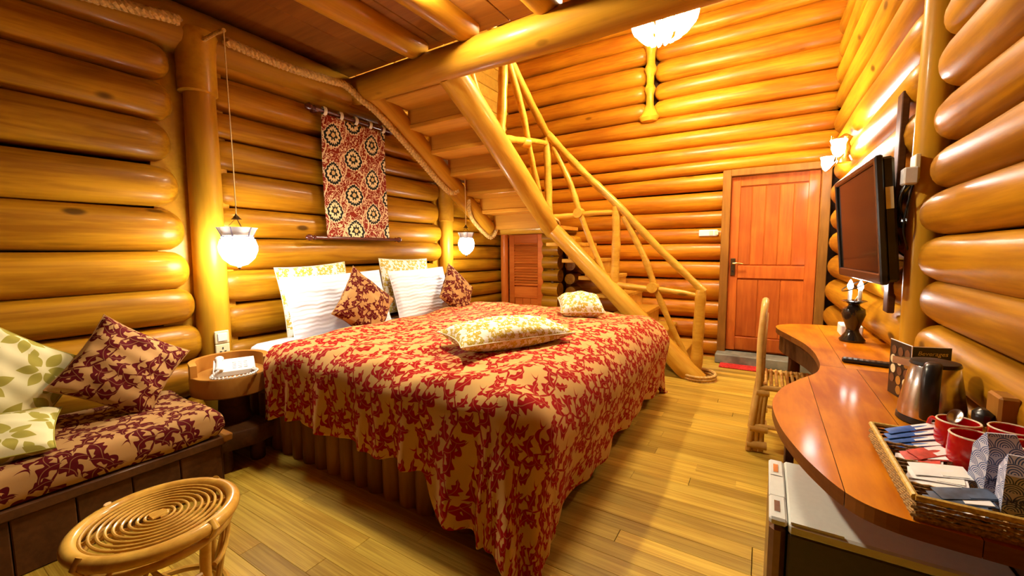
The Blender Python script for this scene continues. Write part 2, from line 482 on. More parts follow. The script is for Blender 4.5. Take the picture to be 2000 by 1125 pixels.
def log(name, p0, p1, r0, r1, mat, parent, e0='flat', e1='flat', seed=0, n=18, lump=.035, bend=.006, rings=None, sq=2.0):
    """a peeled log; local x runs along it; ends flat or pencil-rounded"""
    p0, p1 = Vector(p0), Vector(p1); d = p1-p0; L = d.length; R = np.random.default_rng(seed*7919+13)
    nr = rings or max(6, int(L/.16)); xs = [i/nr*L for i in range(nr+1)]
    prof = []
    def rad(x): return r0+(r1-r0)*x/L
    cap0 = rad(0)*1.05; cap1 = rad(L)*1.05
    if e0 == 'round': xs = [cap0*t for t in (0, .06, .18, .36, .6)] + [x for x in xs if x > cap0]
    if e1 == 'round': xs = [x for x in xs if x < L-cap1] + [L-cap1*t for t in (.6, .36, .18, .06, 0)]
    ph = R.uniform(0, 6.28, 6); b = MB(); V, F = [], []
    for x in xs:
        r = rad(x)
        if e0 == 'round' and x < cap0: t = 1-x/cap0; r *= (max(0.0, 1-t**2.2))**.5*.97+.03
        if e1 == 'round' and x > L-cap1: t = 1-(L-x)/cap1; r *= (max(0.0, 1-t**2.2))**.5*.97+.03
        r *= 1 + lump*(math.sin(x*2.3+ph[0])*.6 + math.sin(x*5.1+ph[1])*.4)
        oy, oz = bend*math.sin(x*1.1+ph[2]), bend*math.sin(x*1.4+ph[3])
        for k in range(n):
            th = 2*PI*k/n; q = r*(abs(math.cos(th))**sq+abs(math.sin(th))**sq)**(-1/sq)*(1+lump*.5*math.sin(2*th+ph[4]+x*.5)+lump*.35*math.sin(3*th+ph[5]+x*1.7))
            V.append((x-L/2, oy+q*math.cos(th), oz+q*math.sin(th)))
    m = len(xs)
    for i in range(m-1):
        for k in range(n): F.append((i*n+k, i*n+(k+1) % n, (i+1)*n+(k+1) % n, (i+1)*n+k))
    F.append(tuple(range(n))[::-1]); F.append(tuple((m-1)*n+k for k in range(n)))
    b.add(V, [f[::-1] for f in F])
    me = b.mesh(name, mat, True, 50)
    return put(name, me, parent, (p0+p1)/2, d.to_track_quat('X', 'Z').to_euler(), True)

def curve_pts(P, n=8):
    """Catmull-Rom through the points"""
    P = [Vector(p) for p in P]; out = []
    for i in range(len(P)-1):
        a, b, c, d = P[max(i-1, 0)], P[i], P[i+1], P[min(i+2, len(P)-1)]
        for k in range(n):
            t = k/n; out.append(.5*((2*b) + (c-a)*t + (2*a-5*b+4*c-d)*t*t + (3*b-a-3*c+d)*t**3))
    out.append(P[-1]); return out

def rope_mesh(pts, r, strands=3, pitch=.09):
    """a twisted rope of strands along a path"""
    b = MB(); pts = [Vector(p) for p in pts]
    S = [0.0]
    for i in range(1, len(pts)): S.append(S[-1]+(pts[i]-pts[i-1]).length)
    N = max(8, int(S[-1]/(pitch/6)))
    line = []
    for i in range(N+1):
        s = S[-1]*i/N; j = max(k for k in range(len(S)) if S[k] <= s+1e-9); j = min(j, len(pts)-2)
        t = (s-S[j])/max(1e-9, S[j+1]-S[j]); line.append((pts[j].lerp(pts[j+1], t), s))
    for q in range(strands):
        P = []
        for i, (p, s) in enumerate(line):
            t = (line[min(i+1, N)][0]-line[max(i-1, 0)][0]).normalized(); a = t.cross(Vector((.13, .2, 1))).normalized(); c = t.cross(a)
            th = 2*PI*(s/pitch+q/strands); P.append(p + (a*math.cos(th)+c*math.sin(th))*r*.5)
        b.tube(P, r*.56, 6)
    return b

def pillow_mesh(name, w, h, t, mat, n=36, seed=0, pinch=.06, wr=.006, uvo=(0, 0), uvr=0.0, sag=0.0):
    """a stuffed cushion: local x wide, z high (centred), y thick"""
    R = np.random.default_rng(seed+5); b = MB(); ph = R.uniform(0, 6.28, 8)
    cu, su = math.cos(uvr), math.sin(uvr)
    def side(sg):
        V, UV, F = [], [], []
        for j in range(n+1):
            for i in range(n+1):
                u, v = -1+2*i/n, -1+2*j/n
                ex = 1-pinch*(1-v*v)**1.0; ez = 1-pinch*(1-u*u)**1.0
                x, z = u*w/2*ez*1.0, v*h/2*ex
                x = u*w/2*(1-pinch*(1-v*v)*abs(u)**3); z = v*h/2*(1-pinch*(1-u*u)*abs(v)**3)
                th = ((1-u*u)*(1-v*v))**.42 if abs(u) < 1 and abs(v) < 1 else 0
                y = sg*t/2*th
                y += wr*th**.3*(math.sin(9*u+4*v+ph[0])*.5+math.sin(6*v-7*u+ph[1])*.5+.6*math.sin(15*v+3*u+ph[2]))*(1 if th > 0 else 0)*sg
                z -= sag*(1-v)*.5*0
                V.append((x, y, z))
        for j in range(n):
            for i in range(n):
                q = (j*(n+1)+i, j*(n+1)+i+1, (j+1)*(n+1)+i+1, (j+1)*(n+1)+i)
                F.append(q if sg < 0 else q[::-1])
        A = np.array(V).reshape(n+1, n+1, 3)
        du = np.zeros((n+1, n+1)); du[:, 1:] = np.cumsum(np.linalg.norm(np.diff(A, axis=1), axis=2), 1); du -= du[:, n//2:n//2+1]
        dv = np.zeros((n+1, n+1)); dv[1:] = np.cumsum(np.linalg.norm(np.diff(A, axis=0), axis=2), 0); dv -= dv[n//2:n//2+1]
        du += uvo[0]+(.37 if sg > 0 else 0); dv += uvo[1]
        UV = np.stack([du*cu-dv*su, du*su+dv*cu], -1).reshape(-1, 2).tolist()
        b.add(V, F, UV)
    side(-1); side(1)
    return b.mesh(name, mat, True, 0)

def pillow(name, label, cat, c, xa, za, w, h, t, mat, group=None, seed=0, pip=None, flange=None, **k):
    """c: centre; xa, za: directions of its width and height"""
    xa = Vector(xa).normalized(); za = Vector(za); za = (za - xa*za.dot(xa)).normalized(); ya = za.cross(xa)
    M4 = Matrix((xa, ya, za)).transposed().to_4x4(); M4.translation = Vector(c)
    o = put(name, None); o.empty_display_size = .05; WL[o.name] = Vector(c); o.matrix_world = M4
    tag(o, label, cat, group, 'thing')
    put('cover', pillow_mesh('cover', w, h, t, mat, seed=seed, **k), o)
    b = MB(); pn = k.get('pinch', .06); P = []
    for a in range(4):
        for i in range(12):
            s = -1+2*i/12; u, v = [(s, -1), (1, s), (-s, 1), (-1, -s)][a]
            P.append((u*w/2*(1-pn*(1-v*v)*abs(u)**3), 0, v*h/2*(1-pn*(1-u*u)*abs(v)**3)))
    b.tube(P, pip or .0035, 6, closed=True).build('seam', mat, o)
    if flange:
        bt = MB()
        for sgn in (-1, 1): bt.box((sgn*(w/2+.004), 0, h/2-.02), (.012, .006, .02))
        bt.build('corner_tie', mat, o)
    return o

# ------------------------------------------------------------------ the setting
def struct(name, b, mat, **k):
    return tag(b.build(name, mat, None, world=True, **k), kind='structure')
floor = struct('floor', MB().box((-1.35, 2.2, -.06), (4.6, 7.2, .07)), 'dark')
rp = np.random.default_rng(3); pm = {}
yy = -.35; row = 0
while yy < 5.55:
    x = -3.42 - rp.uniform(0, .9); bw = .092
    while x < .72:
        L = rp.choice([1.1, 1.3, 1.5, 1.7]); a, c = max(x, -3.45), min(x+L, .75)
        if c-a > .05:
            key = round(c-a, 2)
            if key not in pm: pm[key] = MB().box((0, 0, 0), (key-.001, bw-.0006, .025), bev=.0010).mesh('plank', 'floor', False)
            put('plank', pm[key], floor, ((a+c)/2, yy, -.0125 + rp.uniform(-.0006, .0006)), None, True)
        x += L
    yy += bw; row += 1

def log_wall(parent, bounds, axis_pt, direction, s0, s1, depth, mat, e0, e1, seed, fat=1.005, tilt=0.0, jitter=0.0, sq=2.5):
    """a row of stacked logs; direction 'y' or 'x'; depth: where their fronts stand"""
    R = np.random.default_rng(seed)
    for k in range(len(bounds)-1):
        lo, hi = sorted((bounds[k], bounds[k+1])); r = (hi-lo)/2*fat; z = (hi+lo)/2
        a, c = (s0(z) if callable(s0) else s0), (s1(z) if callable(s1) else s1)
        a += R.uniform(-jitter, jitter) if e0 == 'round' else 0; c += R.uniform(-jitter, jitter) if e1 == 'round' else 0
        q = depth + axis_pt*r
        ra, rc = r*R.uniform(.97, 1.0), r*R.uniform(.97, 1.0)
        if direction == 'y': P0, P1 = (q, a, z-tilt*(z-1.1)), (q, c, z)
        else: P0, P1 = (a, q, z), (c, q, z)
        log('log', P0, P1, ra, rc, mat, parent, e0, e1, seed*50+k, lump=.024, bend=.009, sq=sq, n=24)

# left wall: three bays of logs between round posts
wall_left = struct('wall_left', MB().box((-3.60, 2.2, 2.33), (.08, 7.2, 4.76)), 'dark')
B1 = [2.86, 2.614, 2.382, 2.137, 1.866, 1.598, 1.323, 1.067, .83, .572, .33, .09, -.12]
log_wall(wall_left, B1, -1, 'y', -.9, lambda z: 1.30-.045*z, -3.24, 'log', 'flat', 'round', 1, tilt=.012, jitter=.02)
B2 = [2.80, 2.543, 2.293, 2.106, 1.89, 1.627, 1.415, 1.176, .924, .647, .40, .18, -.05]
log_wall(wall_left, B2, -1, 'y', 1.40, lambda z: 3.80 if z < 1.6 else 3.78, -3.29, 'log', 'round', 'round', 2, jitter=.015)
B3 = [2.20, 1.95, 1.72, 1.548, 1.376, 1.196, 1.03, .869, .701, .54, .37, .19, 0]
log_wall(wall_left, B3, -1, 'y', 3.86, 5.10, -3.30, 'log', 'round', 'flat', 3)
def post(x, y, r, z1, capz, capr):
    p = log('post', (x, y, 0), (x, y, z1), r*1.08, r*.98, 'post', wall_left, seed=int(y*10), n=20, lump=.03)
    prof = [(capr*.90, capz-.36), (capr*1.0, capz-.352), (capr*1.0, capz-.12), (capr*1.06, capz-.06), (capr*1.25, capz), (capr*1.2, capz+.03)]
    MB().lathe(prof, (x, y, 0), 24, wave=lambda t, z: .02*math.sin(3*t+z*4)).build('capital', 'post', wall_left, world=True)
    return p
post(-3.30, 1.345, .092, 2.70, 2.72, .112)
post(-3.31, 3.86, .080, 2.00, 2.02, .090)
for y_, x_, z1_ in ((1.30, -3.395, 2.7), (3.87, -3.42, 2.0)):
    MB().box((x_, y_, z1_/2), (.06, .44 if y_ < 2 else .34, z1_)).build('filler_board', 'post', wall_left, world=True, smooth=False)
# boards high on the left wall, seen past the stairs
for k in range(12):
    MB().box((-3.50+.004*(k % 2), 3.9, 2.62+k*.155), (.05, 3.3, .150), bev=.006).build('board', 'wallboard', wall_left, world=True, smooth=False)

# back wall
wall_back = struct('wall_back', MB().box((-1.4, 5.80, 2.33), (4.6, .08, 4.76)), 'dark')
BB = [4.72, 4.51, 4.29, 4.07, 3.853, 3.634, 3.391, 3.168, 2.933, 2.741, 2.543, 2.349, 2.20]
log_wall(wall_back, BB[:5], 1, 'x', -3.5, .72, 5.45, 'log_back', 'flat', 'flat', 4, sq=2.2, fat=1.01)
log_wall(wall_back, [3.853, 3.634, 3.391, 3.168, 2.95], 1, 'x', -3.5, -1.37, 5.45, 'log_back', 'flat', 'round', 5, jitter=.01, sq=2.2, fat=1.01)
log_wall(wall_back, [3.853, 3.640, 3.385, 3.160, 2.93], 1, 'x', -1.295, .72, 5.45, 'log_back', 'round', 'flat', 6, jitter=.01, sq=2.2, fat=1.01)
log_wall(wall_back, [2.94, 2.741, 2.543, 2.349, 2.20], 1, 'x', -3.5, .62, 5.45, 'log_back', 'flat', 'round', 7, sq=2.2, fat=1.01)
BL = [2.19, 1.997, 1.773, 1.572, 1.382, 1.166, .949, .682, .45, .216, .018, -.15]
log_wall(wall_back, BL, 1, 'x', -3.5, -.46, 5.45, 'log_back', 'flat', 'flat', 8, sq=2.2, fat=1.01)
# carved upright between the upper logs
prof = [(.02, 2.895), (.085, 2.905), (.115, 2.95), (.080, 3.02), (.045, 3.10), (.045, 3.22), (.075, 3.29), (.045, 3.35), (.043, 3.45), (.07, 3.53), (.045, 3.60), (.050, 3.72), (.085, 3.82), (.09, 4.0)]
MB().lathe(prof, (-1.325, 5.45, 0), 20, wave=lambda t, z: .10*math.sin(2*t+z*9)+.06*math.sin(3*t-z*5)).build('carved_post', 'post', wall_back, world=True)

# right wall
wall_right = struct('wall_right', MB().box((.84, 2.2, 2.33), (.08, 7.2, 4.76)), 'dark')
BR = [2.95, 2.74, 2.53, 2.327, 2.127, 1.925, 1.728, 1.545, 1.362, 1.166, .970, .785, .60, .40, .20, .0]
log_wall(wall_right, BR, 1, 'y', -.9, lambda z: 2.50-.035*(z-1.3), .555, 'log', 'flat', 'round', 9, jitter=.03, fat=1.02, sq=2.25)
BF = [3.62, 3.40, 3.16, 2.92, 2.68, 2.44, 2.20, 1.98, 1.72, 1.475, 1.24, 1.0, .74, .51, .27, .03]
for k, (s0, s1) in enumerate(zip(BF[:-1], BF[1:])):
    z = (s0+s1)/2; r = (s0-s1)/2*1.04; end = 5.50 if z > 2.2 else 5.36
    log('log', (.545+r, 2.66, z), (.515+r, end, z), r, r, 'log', wall_right, 'round', 'round', 700+k)
for k in range(5):
    MB().box((.60, 3.9, 3.71+k*.22), (.05, 3.6, .21), bev=.008).build('board', 'upboard', wall_right, world=True, smooth=False)
log('post', (.612, 2.60, 0), (.612, 2.60, 4.5), .062, .058, 'post', wall_right, seed=77, n=18)

wall_front = struct('wall_front', MB().box((-1.4, -1.0, 2.33), (4.6, .08, 4.76)), 'fillcut')

# loft ceiling over the bed: boards on round joists, the roof boards above the stairs
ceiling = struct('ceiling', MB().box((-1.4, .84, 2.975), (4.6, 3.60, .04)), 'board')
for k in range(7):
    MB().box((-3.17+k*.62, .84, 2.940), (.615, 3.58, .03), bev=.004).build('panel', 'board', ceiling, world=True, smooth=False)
for k, x in enumerate((-2.42, -1.92, -1.27, -.62, .05)):
    log('joist', (x-.05, -.9, 2.905), (x, 2.60, 2.905), .125, .105, 'beam', ceiling, 'flat', 'round', 300+k, lump=.03)
log('wall_plate', (-3.36, -.9, 2.75), (-3.36, 2.62, 2.75), .165, .160, 'beam', ceiling, 'flat', 'round', 320)
roof = struct('ceiling.001', MB().box((-1.4, 2.2, 4.74), (4.6, 7.2, .06)), 'upboard')

cross = thing('cross_beam', 'thick round log beam crossing the room under the loft, above the foot of the stairs', 'beam', (-3.3, 2.6, 2.75))
log('beam_log', (-3.36, 2.6, 2.755), (.62, 2.58, 2.765), .118, .128, 'beam', cross, 'flat', 'flat', 331, n=26, lump=.03, bend=.012)

# panelled door in the back wall
door = struct('door_1', MB().box((.03, 5.475, 1.13), (.86, .045, 2.02)), 'door')
fr = 'frame'
for x in (-.425, .49):
    MB().box((x, 5.44, 1.10), (.085, .14, 2.20), bev=.006).build('jamb', fr, door, world=True, smooth=False)
MB().box((.03, 5.44, 2.165), (.83, .14, .075), bev=.006).build('lintel', fr, door, world=True, smooth=False)
for x, wd in ((-.335, .095), (.395, .10)):
    MB().box((x, 5.445, 1.125), (wd, .03, 2.0), bev=.005).build('stile', 'door', door, world=True, smooth=False)
for z, hh in ((2.07, .11), (1.04, .14), (.21, .15)):
    MB().box((.03, 5.446, z), (.635, .028, hh), bev=.005).build('rail', 'door', door, world=True, smooth=False)
for k in range(5):
    MB().box((-.235+k*.131, 5.455, 1.565), (.127, .02, .88), bev=.006).build('panel', 'door', door, world=True, smooth=False)
for k in range(3):
    MB().box((-.185+k*.215, 5.455, .625), (.21, .02, .66), bev=.006).build('panel', 'door', door, world=True, smooth=False)
b = MB().box((-.335, 5.422, 1.10), (.045, .012, .20), bev=.004)
h = b.build('lock_plate', 'bronze', door, world=True, smooth=False)
b = MB(); b.tube([(-.335, 5.42, 1.14), (-.335, 5.37, 1.14)], .011, 10); b.tube(curve_pts([(-.335, 5.37, 1.14), (-.28, 5.365, 1.145), (-.225, 5.375, 1.135)], 5), [.011]*5+[.009]*5+[.006], 10)
b.build('lever', 'gold_metal', h, world=True)
MB().tube([(-.335, 5.415, 1.05), (-.335, 5.405, 1.05)], .012, 12).build('keyhole', 'black', h, world=True)
MB().box((.03, 5.33, .055), (1.00, .26, .11), bev=.01).build('sill', 'stone', door, world=True, smooth=False)

# closet under the landing: louvred door and a short log pier
closet = struct('wall_closet', MB().box((-2.45, 5.20, .78), (.04, .40, 1.56)), 'dark')
CB = [1.56, 1.39, 1.225, 1.05, .875, .695, .52, .345, .17, 0]
for k in range(len(CB)-1):
    z = (CB[k]+CB[k+1])/2; r = (CB[k]-CB[k+1])/2*1.03
    log('log', (-2.585, 5.04, z), (-2.345, 5.03, z), r, r, 'log', closet, 'flat', 'flat', 400+k)
    log('log', (-2.27, 5.18, z-.04), (-2.30, 5.50, z-.04), r*.8, r*.8, 'log', closet, 'flat', 'flat', 420+k)
door2 = struct('door_2', MB().box((-2.87, 5.06, .77), (.53, .02, 1.52)), 'louvre')
for x in (-3.10, -2.64): MB().box((x, 5.035, .77), (.085, .035, 1.52), bev=.004).build('stile', 'louvre', door2, world=True, smooth=False)
for z, hh in ((1.47, .12), (.72, .16), (.10, .2)): MB().box((-2.87, 5.035, z), (.375, .034, hh), bev=.004).build('rail', 'louvre', door2, world=True, smooth=False)
for k in range(16):
    MB().box((-2.87, 5.03, .835+k*.0385), (.375, .042, .008), rot=Euler((.75, 0, 0))).build('slat', 'louvre', door2, world=True, smooth=False)
for k in range(3): MB().box((-2.995+k*.125, 5.045, .42), (.12, .02, .44), bev=.003).build('panel', 'louvre', door2, world=True, smooth=False)
log('door_post', (-3.20, 5.0, 0), (-3.20, 5.0, 1.56), .055, .055, 'louvre', door2, seed=440)

# ------------------------------------------------------------------ stairs
st = thing('staircase', 'rustic log staircase with branch railing turning up beside the back wall to the loft', 'staircase', (-.6, 4.5, 0))
log('stringer', (-.545, 4.47, -.03), (-2.26, 4.5, 1.61), .105, .088, 'rail', st, seed=500, n=22, lump=.04, bend=.012)
log('stringer', (-2.23, 4.56, 1.55), (-2.22, 2.66, 2.73), .105, .120, 'rail', st, seed=501, n=22, lump=.03, bend=.010)
log('stringer', (-3.10, 4.42, 1.60), (-3.10, 2.64, 2.74), .105, .115, 'beam', st, seed=502, n=20, e0='flat', lump=.07, bend=.015)
for k in range(1, 8):                       # lower flight against the back wall
    x = -.60 - .2125*k; z = .2*k
    MB().box((x-.06, 4.98, z-.02), (.32, .90, .045), bev=.006).build('tread', 'rail', st, world=True, smooth=False)
    MB().box((x+.075, 4.99, z-.135), (.025, .86, .185), bev=.003).build('riser', 'rail', st, world=True, smooth=False)
MB().box((-2.78, 5.02, 1.60), (1.02, .86, .05), bev=.006).build('landing_board', 'upboard', st, world=True, smooth=False)
log('landing_log', (-3.36, 4.66, 1.585), (-2.26, 4.62, 1.575), .072, .066, 'rail', st, seed=503)
for k in range(1, 7):                        # upper flight towards the loft
    y = 4.60 - .293*k; z = 1.62 + .181*k
    MB().box((-2.64, y+.02, z-.02), (.80, .33, .045), bev=.006).build('tread', 'upboard', st, world=True, smooth=False)
    MB().box((-2.64, y+.17, z-.13), (.78, .025, .185), bev=.003).build('riser', 'upboard', st, world=True, smooth=False)
MB().box((-2.72, 2.82, 2.83), (.90, .30, .045), bev=.006).build('tread', 'upboard', st, world=True, smooth=False)
# railing
def br(name, P, r0, r1, seed):
    pts = curve_pts(P, 6); n = len(pts); R = np.random.default_rng(seed)
    rs = [(r0+(r1-r0)*i/(n-1))*(1+.07*math.sin(i*1.7+seed)+R.uniform(-.04, .04)) for i in range(n)]
    return MB().tube(pts, rs, 12).build(name, 'rail', st, world=True)
nb, nt_ = Vector((-.575, 4.50, .04)), Vector((-.552, 4.5, .90))
p1b, p1t = Vector((-1.445, 4.5, .84)), Vector((-1.43, 4.5, 1.78))
p2b, p2t = Vector((-2.25, 4.5, 1.62)), Vector((-2.275, 4.5, 2.63))
p3b, p3t = Vector((-2.21, 3.38, 2.30)), Vector((-2.20, 3.44, 3.20))
br('handrail', [nt_+Vector((.03, 0, -.02)), Vector((-.98, 4.5, 1.33)), p1t+Vector((0, 0, .03)), Vector((-1.85, 4.5, 2.22)), p2t+Vector((0, 0, .05))], .036, .045, 1)
br('handrail', [p2t+Vector((0, .02, .03)), Vector((-2.22, 4.0, 2.88)), p3t+Vector((0, .02, .0)), Vector((-2.2, 2.9, 3.50))], .042, .040, 2)
br('newel_post', [nb, nb.lerp(nt_, .5), nt_], .058, .050, 3)
br('newel_post', [p1b, p1b.lerp(p1t, .55)+Vector((.012, 0, 0)), p1t], .050, .042, 4)
br('newel_post', [p2b, p2b.lerp(p2t, .5), p2t], .048, .045, 5)
br('newel_post', [p3b, p3b.lerp(p3t, .5)+Vector((0, .01, 0)), p3t], .046, .046, 6)
def panel(bl, tl, br_, tr, seed, disc=True, cdir=(0, -1, 0)):
    """a crossed pair of branches between two posts, a sawn log slice where they meet"""
    a0, a1 = tl.lerp(tr, .10)-Vector((0, 0, .03)), br_.lerp(bl, .10)+Vector((0, 0, .06))
    c0, c1 = bl.lerp(br_, .03)+Vector((0, 0, .10)), tr-Vector((0, 0, .06))
    off = Vector((.0, .0, 0))
    m = a0.lerp(a1, .5)
    br('brace', [a0, a0.lerp(a1, .3)+Vector((.015, 0, .02)), m, a1.lerp(a0, .25)-Vector((.012, 0, 0)), a1], .036, .030, seed)
    br('brace', [c0, c0.lerp(c1, .33)+Vector((0, .01, .0)), c0.lerp(c1, .62)+Vector((0, .01, .01)), c1], .038, .026, seed+1)
    mid = m.lerp(c0.lerp(c1, .45), .5); d = Vector(cdir)
    log('log_slice', mid-d*.03, mid+d*.065, .058, .055, 'rail', st, seed=seed+3, n=18, lump=.05, rings=4)
panel(p1b, p1t, nb, nt_, 20)
panel(p2b, p2t, p1b, p1t, 30)
panel(p3b, p3t, p2b, p2t, 40, cdir=(-.55, -.8, 0))
br('brace', [Vector((-2.2, 2.75, 3.3)), Vector((-2.2, 2.85, 2.95)), Vector((-2.2, 3.12, 2.45))], .032, .040, 60)
# rope lashings
def coil(c, axis, r, turns, rr_, name, parent):
    q = Vector(axis).to_track_quat('Z', 'X').to_matrix(); n = 18
    P = [Vector(c)+q @ Vector((r*math.cos(2*PI*i/n), r*math.sin(2*PI*i/n), (i/n-turns/2)*rr_*2)) for i in range(int(turns*n)+1)]
    return MB().tube(P, rr_, 6).build(name, 'rope', parent, world=True)
coil((-2.22, 4.47, 1.60), (-.5, .5, .62), .115, 2, .011, 'rope_lashing', st)
coil((-.54, 4.47, .030), (0, 0, 1), .150, 3, .014, 'rope_lashing', st)

# hemp ropes draped along the left wall under the loft
b = rope_mesh(curve_pts([(-3.15, .15, 2.60), (-3.14, .893, 2.685), (-3.15, 1.135, 2.725), (-3.18, 1.215, 2.745)], 6), .034)
tag(b.build('rope', 'rope', None, world=True), 'twisted hemp rope fixed along the top of the near log wall', 'rope', kind='thing')
b = rope_mesh(curve_pts([(-3.16, 1.47, 2.72), (-3.15, 1.883, 2.700), (-3.15, 2.274, 2.725), (-3.155, 2.40, 2.735), (-3.13, 2.54, 2.655), (-3.09, 2.68, 2.57), (-3.08, 2.95, 2.40), (-3.08, 3.25, 2.208), (-3.08, 3.50, 2.048), (-3.06, 3.66, 1.960), (-3.02, 3.74, 1.99)], 6), .032)
tag(b.build('rope', 'rope', None, world=True), 'twisted hemp rope running under the loft and down the stair log above the wall hanging', 'rope', kind='thing')
b = rope_mesh(curve_pts([(-2.99, 3.90, 1.90), (-3.03, 3.96, 1.76), (-3.07, 4.10, 1.66), (-3.07, 4.30, 1.535), (-3.05, 4.42, 1.475), (-3.03, 4.50, 1.53), (-3.03, 4.55, 1.66)], 6), .026)
tag(b.build('rope', 'rope', None, world=True), 'short hemp rope on the stair log above the louvred closet door', 'rope', kind='thing')

# ------------------------------------------------------------------ lamps
def pendant(x, y, zb, R, top, label, faceted):
    t = thing('pendant_lamp', label, 'lamp', (x, y, zb), group='glass pendant lamps beside the bed')
    prof = [(.012, 0), (R*.45, .012), (R*.80, .05), (R*.97, .095), (R, .125), (R*.90, .165), (R*.78, .185)]
    wv = (lambda th, z: .03*math.cos(6*th)) if faceted else (lambda th, z: .05*math.cos(9*th))
    MB().lathe(prof, (x, y, zb), 36, wave=wv).build('shade', 'bulb', t, world=True)
    prof2 = [(R*.78, .185), (R*.82, .20), (R*.95, .235), (R*1.03, .25)]
    MB().lathe(prof2, (x, y, zb), 36, wave=lambda th, z: .06*math.cos(6*th)*max(0, (z-.2)/.05)).build('shade_rim', 'plastic', t, world=True)
    b = MB()
    for k in range(6):
        a = PI/3*k + .3
        b.tube([Vector((x+q*1.035*math.cos(a), y+q*1.035*math.sin(a), zb+z)) for q, z in [(.012, 0)] + prof[1:] + prof2[1:]], .0032, 5)
    for zz, q in ((.175, .86), (.19, .80)):
        b.tube([(x+R*q*1.05*math.cos(2*PI*i/24), y+R*q*1.05*math.sin(2*PI*i/24), zb+zz) for i in range(24)], .0032, 5, closed=True)
    b.build('leading', 'wire', t, world=True)
    b = MB()
    for k in range(3):
        a = 2*PI/3*k; b.tube([(x+R*.8*math.cos(a), y+R*.8*math.sin(a), zb+.21), (x, y, zb+.315)], .0018, 5)
    b.build('hanger', 'bronze', t, world=True)
    MB().lathe([(.006, .0), (.032, .004), (.022, .012), (.008, .03), (.004, .04)], (x, y, zb+.300), 16).build('cap', 'bronze', t, world=True)
    MB().tube([(x, y, zb+.335), (x+.003, y, (zb+top)/2), (x, y-.003, top)], .0032, 6).build('lamp_cord', 'cord', t, world=True)
    if faceted: MB().tube(curve_pts([(x-.29, y-.03, top-.02), (x-.12, y, top+.012), (x, y, top)], 5), .012, 8).build('peg', 'rope', t, world=True)
    MB().lathe([(.004, 0), (.012, -.008), (.004, -.022)], (x, y, zb), 10).build('finial', 'bronze', t, world=True)
    return t
pendant(-2.95, 1.37, 1.215, .108, 2.69, 'leaded glass pendant lamp hanging over the telephone and nightstand', True)
pendant(-2.95, 3.78, 1.265, .090, 2.20, 'small round glass pendant lamp hanging beyond the bed by the closet', False)

t = thing('chandelier', 'bright crystal bowl lamp glowing behind the cross beam before the back wall', 'lamp', (-.85, 3.93, 3.16))
for k in range(16):
    a = 2*PI*k/16; ca, sa = math.cos(a), math.sin(a); P = []
    for q, z in ((.26, .34), (.265, .22), (.245, .12), (.19, .05), (.12, .0)): P.append((-.85+q*ca, 3.93+q*sa, 3.16+z))
    MB().tube(curve_pts(P, 4), [.040]*5+[.046]*5+[.04]*5+[.03]*2, 8, flat=.35).build('petal', 'chand', t, world=True)
b = MB()
for k in range(16):
    a = 2*PI*(k+.5)/16; b.tube(curve_pts([(-.85+q*math.cos(a), 3.93+q*math.sin(a), 3.16+z) for q, z in ((.272, .34), (.278, .22), (.262, .12), (.205, .035), (.12, -.012))], 3), .0035, 5)
b.build('frame', 'gold_metal', t, world=True)
MB().lathe([(.02, 0), (.05, .015), (.06, .05), (.03, .09)], (-.85, 3.93, 3.125), 16).build('bowl', 'chand', t, world=True)
MB().lathe([(.27, .34), (.275, .36), (.05, .40), (.012, .45), (.012, 1.59), (.06, 1.60)], (-.85, 3.93, 3.14), 24).build('stem', 'gold_metal', t, world=True)

t = thing('ceiling_lamp', 'round frosted dome lamp under the loft ceiling above the bed', 'lamp', (-1.85, 1.85, 2.92))
MB().lathe([(.02, -.09), (.06, -.08), (.095, -.055), (.11, -.02), (.11, 0)], (-1.85, 1.85, 2.92), 24).build('dome', 'ceil', t, world=True)
MB().lathe([(.125, -.02), (.13, 0), (.13, .012)], (-1.85, 1.85, 2.915), 24).build('rim', 'gold_metal', t, world=True)

t = thing('wall_sconce', 'gilt two armed wall lamp with leaf ornament beyond the television', 'lamp', (.52, 4.35, 2.1))
MB().lathe([(.05, -.10), (.03, -.05), (.045, 0), (.03, .06), (.05, .10), (.01, .13)], (.50, 4.35, 2.10), 14).build('back_plate', 'gold_metal', t, world=True)
b = MB()
for k in range(7):
    a = -1.1+k*.37; b.tube(curve_pts([(.48, 4.40+.02*math.sin(a), 2.11), (.44, 4.45+.07*math.sin(a), 2.14+.04*math.cos(a)), (.42, 4.47+.12*math.sin(a), 2.16+.09*math.cos(a))], 4), [.004]*2+[.010]*4+[.007]*2+[.002], 6)
b.build('leaf_ornament', 'gold_metal', t, world=True)
for y in (4.66, 3.98):
    MB().tube(curve_pts([(.50, 4.35, 2.08), (.44, (y+4.35)/2, 2.0), (.42, y, 1.99)], 6), .008, 8).build('arm', 'gold_metal', t, world=True)
    MB().lathe([(.012, 0), (.030, .02), (.042, .06), (.040, .09), (.050, .12)], (.42, y, 1.99), 18, wave=lambda th, z: .06*math.cos(6*th)).build('shade', 'sconce', t, world=True)

